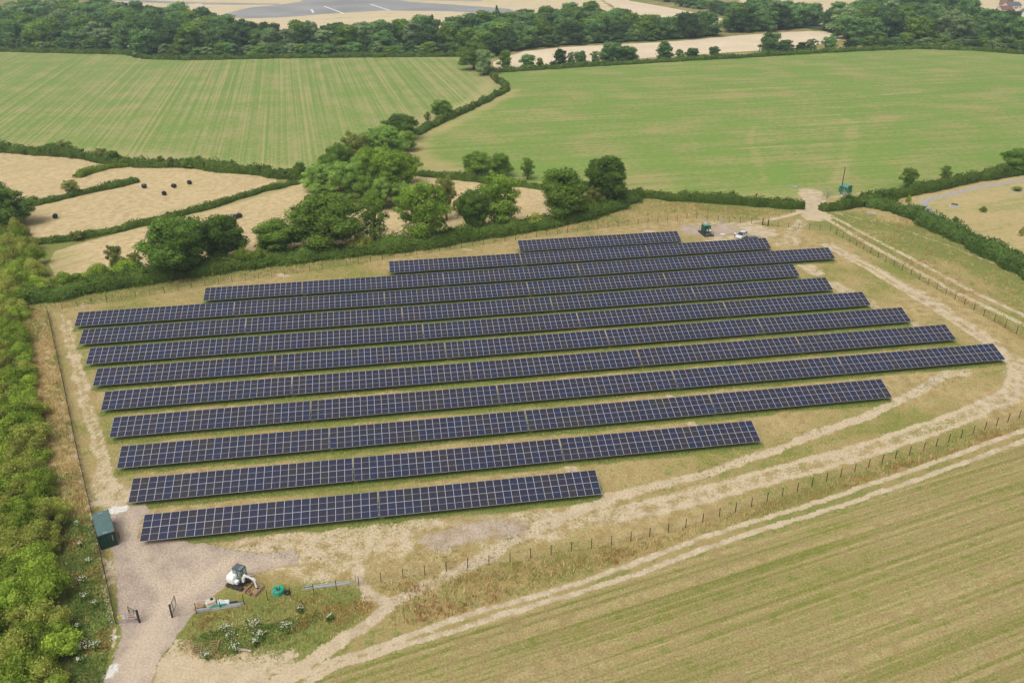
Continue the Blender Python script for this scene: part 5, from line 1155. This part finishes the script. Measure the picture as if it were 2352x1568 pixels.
def person(loc, rzz, shirt, shorts, cap, label, lean=0., arms=((.25, .35, .95), (.25, -.35, .95)), group=None):
    o = empty('person', loc, rzz, label=label, cat='person', group=group)
    V = [(0, 0, .95), (lean*.3, 0, 1.15), (lean*.7, 0, 1.38), (lean*.85, 0, 1.50), (lean*1.0, 0, 1.56), (lean*1.05+.02, 0, 1.66), (lean*1.05+.01, 0, 1.76)]
    Rr = [.16, .145, .17, .075, .06, .095, .075]; E = [(0, 1), (1, 2), (2, 3), (3, 4), (4, 5), (5, 6)]
    def chain(root, pts, rs):
        pr_ = root
        for p_, r_2 in zip(pts, rs): V.append(p_); Rr.append(r_2); E.append((pr_, len(V)-1)); pr_ = len(V)-1
    for s_, st in ((1, .05), (-1, -.03)):
        chain(0, [(0, s_*.10, .86), (st*.6+.03, s_*.11, .50), (st, s_*.11, .10), (st+.12, s_*.12, .04)], [.10, .07, .05, .045])
    for s_, a_ in zip((1, -1), arms):
        sh = Vector((lean*.68, s_*.20, 1.40)); hnd = Vector((lean*.6+a_[0], a_[1], a_[2])); el = sh.lerp(hnd, .5)+Vector((-.05, s_*.06, -.08))
        chain(2, [sh, el, hnd, hnd+Vector((.05, 0, -.05))], [.06, .045, .035, .03])
    me = bpy.data.meshes.new('body'); me.from_pydata([tuple(v) for v in V], E, []); me.materials.append(person_mat('clothes', shirt, shorts, (.05, .05, .05)))
    b = put('body', me, o); b.modifiers.new('Skin', 'SKIN'); sv = me.skin_vertices[0].data
    for i, r_2 in enumerate(Rr): sv[i].radius = (r_2, r_2)
    sv[0].use_root = True; sb = b.modifiers.new('Sub', 'SUBSURF'); sb.levels = 1; sb.render_levels = 2
    s = MB(); s.lathe([(.105, 0), (.112, .05), (.08, .11), (0, .13)], 10); h = s.build('hair' if cap is None else 'cap', mat('hair', (.05, .035, .02), .8) if cap is None else mat('cap', cap, .7), o, (lean*1.05+.01, 0, 1.68), smooth=True)
    return o
p = SUBM @ Vector((PW*.5-.38, .62, .31)); person(p, rz+math.pi/2+.2, (.42, .40, .36), (.05, .05, .055), None, 'person in a grey top working at the left door of the substation', .12, ((.42, .16, 1.2), (.42, -.16, 1.15)))
p = SUBM @ Vector((PW*.5+.30, .62, .31)); person(p, rz+math.pi/2-.1, (.82, .82, .80), (.06, .06, .08), None, 'person in a white shirt and dark shorts standing at the substation', .08, ((.40, .15, 1.1), (.1, -.3, .9)))
p = G(1687, 546.5); person(p, .5, (.75, .72, .70), (.03, .03, .035), (.65, .12, .04), 'person in an orange cap leaning on the front of the silver car', .25, ((.45, .18, .98), (.45, -.18, .98)))
s = MB(); s.box((0, 0, .04), (1.05, .55, .07)); s.build('board', M_WHT, None, G(1659.7, 538), (0, 0, -.25), bevel=.01, label='flat white board lying on the soil between substation and car', cat='board')
M_SILV = mat('silver_paint', (.74, .76, .79), .28, metal=.2); M_GLS = mat('car_glass', (.035, .05, .055), .08, spec=.7); M_TYRE = mat('tyre', (.018, .018, .018), .85); M_NAVY = mat('dark_teal_paint', (.030, .055, .062), .3, metal=.3)
def car(loc, rzz, L, W, Hh, paint, label, cat, hatch=True):
    o = empty('car', loc, rzz, label=label, cat=cat); f = L/4.0; z = Hh/1.48
    side = [(-2.0, .32), (-2.02, .72), (-1.92, .98), (.62, .96), (1.55, .80), (1.92, .66), (2.0, .42), (1.95, .26), (-1.95, .24)]
    b = MB(); n = len(side)
    secs = [(-W/2, .94), (-W/2*.96, 1.0), (0, 1.015), (W/2*.96, 1.0), (W/2, .94)]
    v = []
    for y, k in secs:
        for x, zz in side: v.append((x*f*k, y, (zz if zz < .5 else zz*(.985 if abs(y) > W*.45 else 1.0))*z))
    fs = [(i*n+k, i*n+(k+1) % n, (i+1)*n+(k+1) % n, (i+1)*n+k) for i in range(4) for k in range(n)]+[tuple(range(n))[::-1], tuple(4*n+k for k in range(n))]
    b.add(v, fs); b.build('body', paint, o, bevel=.03)
    gl = [(-1.86, .96), (-1.62, 1.36), (-1.25, 1.44), (.0, 1.46), (.32, 1.40), (1.12, .92)] if hatch else [(-1.86, .96), (-1.78, 1.42), (-1.5, 1.50), (.1, 1.50), (.4, 1.42), (1.1, .92)]
    b = MB(); n = len(gl); v = []
    for y, k in ((-W*.46, 0), (-W*.385, 1), (W*.385, 1), (W*.46, 0)):
        for x, zz in gl: v.append((x*f, y if zz < 1.0 else y*.93, (zz if k else min(zz, 1.38))*z))
    fs = [(i*n+k, i*n+k+1, (i+1)*n+k+1, (i+1)*n+k) for i in range(3) for k in range(n-1)]+[tuple(range(n))[::-1], tuple(3*n+k for k in range(n))]
    b.add(v, fs); b.build('windows', M_GLS, o)
    b = MB(); b.box((-.60*f, 0, 1.462*z+.012), (1.62*f, W*.80, .045)); b.build('roof', paint, o, bevel=.018)
    for s_ in (-1, 1):
        for x0, x1, z0, z1 in ((1.08, .33, .95, 1.42), (-.45, -.50, .95, 1.45), (-1.84, -1.50, .97, 1.42)):
            b = MB(); b.beam((x0*f, s_*W*.455, z0*z), (x1*f, s_*W*.425, z1*z), .05, .08); b.build('pillar', paint, o)
        b = MB(); b.box((.72*f, s_*(W/2+.07), .98*z), (.12, .16, .11)); b.build('mirror', paint, o, bevel=.02)
        b = MB(); b.box((1.90*f, s_*W*.36, .62*z), (.16, .34, .12)); b.build('headlight', M_WHT, o, bevel=.02)
        b = MB(); b.box((-1.98*f, s_*W*.39, .82*z), (.06, .2, .24)); b.build('tail_light', M_RED, o, bevel=.02)
        for x in (-1.24, 1.26):
            M_ = Matrix.Translation((x*f, s_*(W/2-.09), .31)) @ Matrix.Rotation(math.pi/2, 4, 'X'); b = MB(); b.lathe([(.18, -.1), (.29, -.1), (.31, -.06), (.31, .06), (.29, .1), (.18, .1)], 18, M=M_); wh = b.build('wheel', M_TYRE, o, smooth=False)
            b = MB(); b.lathe([(0, -.105), (.19, -.105), (.19, .105), (0, .105)], 12, M=M_); b.build('rim', M_GREY, wh)
    return o
cc = G(1703, 545); car((cc.x, cc.y, 0), math.pi+.72, 3.95, 1.70, 1.47, M_SILV, 'silver hatchback car parked beside the top panel rows', 'car')
vv = G(1722, 546, 1.5); VAN = car((vv.x, vv.y+.2, 0), math.pi+.16, 4.5, 1.78, 1.62, M_NAVY, 'dark estate car with a ladder roof rack half hidden behind the panels', 'car', False)
b = MB()
for y in (-.62, .62): b.beam((-1.9, y, 1.72), (.35, y, 1.72), .05, .06)
for x in (-1.8, -1.25, -.7, -.15, .3): b.beam((x, -.66, 1.76), (x, .66, 1.76), .07, .035)
b.build('roof_rack', M_ALU, VAN)
b = MB()
for y in (-.25, .15): b.beam((-2.1, y, 1.81), (.5, y, 1.81), .05, .05)
for k in range(9): b.beam((-2.0+k*.3, -.25, 1.81), (-2.0+k*.3, .15, 1.81), .03, .03)
lp = VAN.matrix_world
lad = b.build('ladder', M_ALU, None, (vv.x, vv.y+.2, .0), (0, 0, math.pi+.16), label='aluminium ladder lying on the roof rack of the dark estate car', cat='ladder')
o = empty('camera_pole', G(1657, 514), label='short grey camera pole with a cabinet by the back fence', cat='pole')
s = MB(); s.tube([(0, 0, 0), (0, 0, 1.9)], .06, 10); s.build('pole', M_GREY, o); s = MB(); s.box((0, 0, 1.2), (.22, .18, .9)); s.build('cabinet', M_GREY, o, bevel=.01); s = MB(); s.box((-.05, 0, .12), (.5, .4, .24)); s.build('base_block', M_GREY, o, bevel=.03)

# green kiosk, pole, odds and ends round the gateway
k0, k1, k2 = G(1923.5, 440.5), G(1941.9, 446), G(1955.9, 441.7)
ax = (k0-k1); bx_ = (k2-k1); LA, LB = ax.length, bx_.length; rz = math.atan2(bx_.y, bx_.x)
o = empty('kiosk', k1, rz, label='small bright green kiosk with a pitched roof by the gateway', cat='kiosk'); KH = 2.05; KD = max(2.0, LA*.8)
s = MB(); s.box((LB/2, KD/2, KH/2), (LB, KD, KH)); s.build('walls', mat('kiosk_green', (.008, .17, .095), .5), o)
s = MB(); s.prism([(-.12, KH+.01), (LB+.12, KH+.01), (LB*.5, KH+.42)], -.1, KD+.1); s.build('roof', M_KROOF, o)
for x, z in ((.35, KH-.22), (.3, .25)): s = MB(); s.box((x+.1, -.012, z), (.5, .012, .22)); s.build('label_plate', M_WHT, o)
s = MB(); s.box((LB*.62, -.01, .95), (.85, .02, 1.7)); d_ = s.build('door', mat('kiosk_door', (.01, .14, .08), .5), o); s = MB(); s.box((LB*.62-.33, -.03, .95), (.04, .03, .2)); s.build('handle', M_GREY, d_)
s = MB(); s.box((-.25, KD*.5, .1), (.3, KD, .18)); s.build('plinth', M_GREY, o)
pb2 = G(1931, 446); ph = height_at(1931, 446, 384)
o = empty('utility_pole', pb2, label='leaning wooden pole with a metal arm beside the green kiosk', cat='pole')
s = MB(); s.tube([(0, 0, 0), (0, 0, ph)], [.15, .11], 9); s.build('pole', mat('tarred_pole', (.075, .055, .04), .9, var=.2), o)
s = MB(); s.tube([(.1, 0, ph*.55), (.12, 0, ph+2.0)], .03, 6); s.tube([(.12, 0, ph+2.0), (1.5, -.5, ph+1.9)], .028, 6); s.build('metal_arm', M_GALV, o)
def dead_tree(x, yb, yt, label):
    h = height_at(x, yb, yt); o = empty('dead_tree', G(x, yb), label=label, cat='tree'); r = random.Random(int(x)); b = MB(); b.tube([(0, 0, 0), (.1, 0, h*.4)], [.14, .09], 6); b.build('trunk', M_DEAD, o); b = MB()
    for i in range(26):
        a_ = r.uniform(0, 6.28); z = h*r.uniform(.25, .5); l = r.uniform(.6, 1.6)*h/5; p0 = Vector((.08, 0, z)); p1 = p0+Vector((math.cos(a_)*l*.6, math.sin(a_)*l*.6, l*.7)); p2 = p1+Vector((math.cos(a_+.5)*l*.6, math.sin(a_+.5)*l*.6, l*.8))
        b.tube([p0, p1, p2], [.045, .03, .012], 4)
    b.build('branches', M_DEAD, o)
dead_tree(1896, 470, 418, 'bare pale dead tree on the hedge at the gateway'); dead_tree(1935, 462, 428, 'small bare dead tree in front of the green kiosk')
s = MB(); s.lathe([(0, .05), (.55, .05), (.66, .42), (.60, .44), (.50, .15), (0, .15)], 16); o = s.build('water_trough', M_BLK, None, G(1946.7, 474), smooth=False, label='round black water trough below the thick hedge near the gateway', cat='trough')
s = MB(); s.lathe([(0, .34), (.57, .34)], 16); s.build('water', mat('trough_water', (.3, .32, .34), .1), o)
s = MB(); s.prism([(-.8, .05), (.8, .05), (.75, .5), (.62, .52), (.58, .3), (-.58, .3), (-.62, .52), (-.75, .5)], -.35, .35); s.build('feed_trough', M_GREY, None, G(1824.7, 431), (0, 0, .1), label='grey galvanised trough standing in the pasture near the gateway', cat='trough')
M_STONE = mat('rubble_stone', (.42, .37, .33), .9, var=.2, scale=2)
for k in range(9):
    p = G(2001+rnd.uniform(-9, 9), 491+rnd.uniform(-3, 3)); s_ = rnd.uniform(.2, .5); s = MB(); s.lathe([(0, 0), (s_, .02), (s_*.9, s_*.5), (s_*.4, s_*.8), (0, s_*.85)], 7); s.build('stone', M_STONE, None, p, (rnd.uniform(-.2, .2), rnd.uniform(-.2, .2), rnd.uniform(0, 6)), label='grey stone in the small rubble heap in the long grass beyond the track', cat='stone', group='stones of the rubble heap')
s = MB(); s.beam((0, 0, 0), (0, 0, 1.0), .08, .08); s.beam((0, 0, .95), (-1.1, .5, 1.15), .07, .07); s.build('barrier', M_WHT, None, G(1887, 477), label='white barrier post at the gateway in the thick hedge', cat='barrier')
# park lawn
o = empty('bench', G(2192, 474), 2.4, label='grey park bench on a small concrete pad', cat='bench')
s = MB(); s.box((0, 0, .03), (2.4, 1.6, .06)); s.build('pad', M_GREY, o)
for k in range(3): s = MB(); s.box((0, -.18+k*.17, .48), (1.7, .13, .04)); s.build('seat_slat', M_DKGREY, o)
for k in range(2): s = MB(); s.box((0, .30+k*.05, .66+k*.2), (1.7, .04, .14)); s.build('back_slat', M_DKGREY, o)
for x in (-.7, .7): s = MB(); s.beam((x, -.2, .06), (x, -.2, .46), .06, .06); s.beam((x, .24, .06), (x, .36, .98), .06, .06); s.beam((x, -.2, .44), (x, .28, .44), .06, .06); s.build('leg', M_DKGREY, o)
bush(G(2336, 439), .75, .5, ('low green shrub in a white edged bed on the park lawn',)*2, None, 1); bush(G(2258, 487), .5, .55, ('small dark shrub alone on the park lawn near the bench',)*2, None, 2); bush(G(2086, 466), .4, .8, ('thin sapling beside the reedy hedge near the footpath bend',)*2, None, 3); bush(G(2346, 541), .35, .8, ('thin young shrub on the park lawn near the reedy hedge',)*2, None, 5)
s = MB()
for x0, y0, x1, y1 in ((-1.3, -1, 1.3, -1), (1.3, -1, 1.3, 1), (1.3, 1, -1.3, 1), (-1.3, 1, -1.3, -1)): s.beam((x0, y0, .1), (x1, y1, .1), .18, .2)
s.build('bed_edging', M_GREY, None, G(2336, 440), (0, 0, .3), label='pale stone edging around the shrub bed on the park lawn', cat='edging')
# bales
M_WRAP = mat('bale_wrap', (.010, .011, .016), .28, spec=.6, bump=.4, bscale=9)
b = MB(); M_ = Matrix.Rotation(math.pi/2, 4, 'X'); b.lathe([(0, -.61), (.55, -.61), (.66, -.54), (.69, -.4), (.70, 0), (.69, .4), (.66, .54), (.55, .61), (0, .61)], 20, M=Matrix.Translation((0, 0, .68)) @ M_); BALE = b.mesh('bale', M_WRAP, smooth=True)
for i, (x, y) in enumerate([(332, 432), (400, 431.5), (377.7, 448.5), (435.8, 423.5), (128, 501.5), (542, 502.5), (550.5, 500)]):
    put('bale', BALE, None, G(x, y), (0, 0, [1.2, .9, .4, .5, .2, 1.0, .6][i]), label=['black wrapped round bale nearest the short hedge in the stubble', 'black wrapped bale in the group of four in the stubble', 'black wrapped bale in the group of four in the stubble', 'black wrapped bale nearest the long hedge in the stubble', 'lone black wrapped bale near the thicket', 'black wrapped bale of a touching pair behind the oaks', 'black wrapped bale of a touching pair behind the oaks'][i], cat='bale', group=[None, 'bales in the middle of the stubble', 'bales in the middle of the stubble', None, None, 'touching pair of bales', 'touching pair of bales'][i])
# dead wood by the hedgerow
b = MB(); b.tube([(-.9, 0, .3), (0, .05, .42), (.95, -.05, .3)], [.3, .34, .28], 8); b.build('fallen_trunk', M_DEAD, None, G(1064, 549), (0, 0, .1), label='grey fallen trunk at the edge of the bramble bank', cat='log')
o = empty('brush_pile', G(1137, 544), label='heap of bleached cut branches beside the bramble bank', cat='brush pile')
for i in range(34):
    a_ = rnd.uniform(0, 6.28); x, y = rnd.uniform(-1.3, 1.3), rnd.uniform(-.6, .6); z = max(.1, .85-abs(x)*.5)*rnd.uniform(.2, 1); l = rnd.uniform(.5, 1.1); b = MB(); b.tube([(x-math.cos(a_)*l, y-math.sin(a_)*l*.6, max(.04, z-.2)), (x, y, z), (x+math.cos(a_)*l, y+math.sin(a_)*l*.6, max(.05, z-.15))], [.05, .06, .03], 5); b.build('branch', M_DEAD, o)
o = empty('dead_branch', G(192, 676), .1, label='bleached dead branch lying against the bramble bank near the thicket', cat='branch')
b = MB(); b.tube([(-2.2, 0, .3), (0, 0, .5), (2.0, .3, .9)], [.08, .07, .03], 5)
for i in range(7): x = -1.2+i*.5; b.tube([(x, 0, .42+i*.04), (x+.6, .4*(-1)**i, .9), (x+1.0, .6*(-1)**i, 1.2)], [.05, .035, .015], 4)
b.build('limb', M_DEAD, o)

# ------------------------------------------------------------------ houses beyond the right hand wood
M_WALLW = mat('white_render', (.74, .72, .66), .8); M_WALLB = mat('brick_wall', (.32, .20, .15), .9, var=.15, scale=2); M_SLATE = mat('slate_roof', (.13, .135, .155), .7, var=.15); M_TILE = mat('clay_roof', (.22, .10, .085), .8, var=.15); M_TILE2 = mat('red_clay_roof', (.36, .12, .10), .8, var=.12); M_WIN = mat('house_window', (.06, .08, .10), .1)
def house(x, y, L, W, hw, hr, rzz, wall, roof, label):
    o = empty('house', G(x, y), rzz, label=label, cat='house'); b = MB(); b.box((0, 0, hw/2), (L, W, hw)); b.build('walls', wall, o)
    for s_ in (-1, 1): b = MB(); b.add([(s_*L/2, -W/2, hw), (s_*L/2, W/2, hw), (s_*L/2, 0, hr), (s_*(L/2-.2), -W/2, hw), (s_*(L/2-.2), W/2, hw), (s_*(L/2-.2), 0, hr)], [(0, 1, 2), (5, 4, 3), (0, 3, 4, 1), (1, 4, 5, 2), (2, 5, 3, 0)]); b.build('gable', wall, o)
    b = MB(); k = .35
    for s_ in (-1, 1):
        y0, z0 = s_*(W/2+k), hw-k*(hr-hw)/(W/2)+.02
        b.add([(-L/2-.3, y0, z0), (L/2+.3, y0, z0), (L/2+.3, 0, hr+.02), (-L/2-.3, 0, hr+.02), (-L/2-.3, y0, z0+.18), (L/2+.3, y0, z0+.18), (L/2+.3, 0, hr+.2), (-L/2-.3, 0, hr+.2)], [(0, 1, 2, 3), (4, 5, 6, 7), (0, 1, 5, 4), (1, 2, 6, 5), (2, 3, 7, 6), (3, 0, 4, 7)])
    rf = b.build('roof', roof, o); b = MB(); b.box((L*.25, 0, hr+.3), (.7, .7, 1.3)); b.build('chimney', M_WALLB, rf)
    n = int(L/2.6)
    for i in range(n):
        for z in ([1.5, 4.0] if hw > 4 else [1.5]):
            xx = -L/2+L*(i+.5)/n; wdw = MB(); wdw.box((xx, -W/2-.02, z), (1.2, .06, 1.1)); wo = wdw.build('window', M_WIN, o)
            fm = MB()
            for dx, dz, w_, h_ in ((0, .58, 1.3, .08), (0, -.58, 1.3, .08), (-.62, 0, .08, 1.1), (.62, 0, .08, 1.1), (0, 0, .06, 1.1)): fm.box((xx+dx, -W/2-.06, z+dz), (w_, .05, h_))
            fm.build('window_frame', M_WHT, wo)
    b = MB(); b.box((L*.1, -W/2-.03, 1.05), (1.0, .08, 2.1)); b.build('door', M_TILE, o)
house(2322, 21, 15, 8, 3.0, 5.6, .15, M_WALLW, M_SLATE, 'white house with a long slate grey roof beyond the wood')
house(2306, 29, 12, 7.5, 2.6, 5.4, .1, M_WALLW, M_TILE, 'white gabled house with a dark red roof nearest the wood')
house(2310, 12, 10, 8, 4.6, 7.6, .4, M_WALLB, M_TILE2, 'brick house with a bright red roof behind the slate roofed house')
house(2352, 36, 9, 7, 2.8, 5.2, 1.2, M_WALLW, M_SLATE, 'small white house at the lawn below the slate roofed house')
house(1987, 44, 6, 4, 2.2, 3.0, .1, M_WALLW, M_SLATE, 'small white shed in the dry pasture between the woods')
# airfield marker
s = MB(); s.prism([(-7, 0), (7, 0), (5, 1.0), (-5, 1.0)], -2, 2); o = s.build('runway_marker', M_WHT, None, G(449, 11), (0, 0, .05), label='low white and red marker board beside the runway', cat='marker'); s = MB(); s.box((-2, -.1, 1.04), (5, 3, .06)); s.build('red_panel', M_RED, o)
for k, (a_, b2) in enumerate([((745, 15), (790, 32)), ((850, 10), (896, 25)), ((715, 22), (720, 30))]):
    p0, p1 = G(*a_), G(*b2); L = (p1-p0).length; s = MB(); s.box((L/2, 0, 0), (L, 2.2, .012)); s.build('runway_line', M_WHT, bpy.data.objects['runway'], (p0.x, p0.y, .03), (0, 0, math.atan2(p1.y-p0.y, p1.x-p0.x)))

# ------------------------------------------------------------------ haze
hb = MB(); hb.box((100, 650, 60), (2600, 1900, 126)); hz = bpy.data.materials.new('haze'); hz.use_nodes = True; hn = hz.node_tree
for n_ in list(hn.nodes):
    if n_.type == 'BSDF_PRINCIPLED': hn.nodes.remove(n_)
pv = hn.nodes.new('ShaderNodeVolumePrincipled'); pv.inputs['Color'].default_value = (.72, .87, 1.0, 1); pv.inputs['Density'].default_value = .00023; pv.inputs['Anisotropy'].default_value = .2
hn.links.new(pv.outputs[0], hn.nodes['Material Output'].inputs['Volume'])
hb.build('haze', hz, None, label='thin pale summer haze over the fields', cat='haze', kind='stuff')
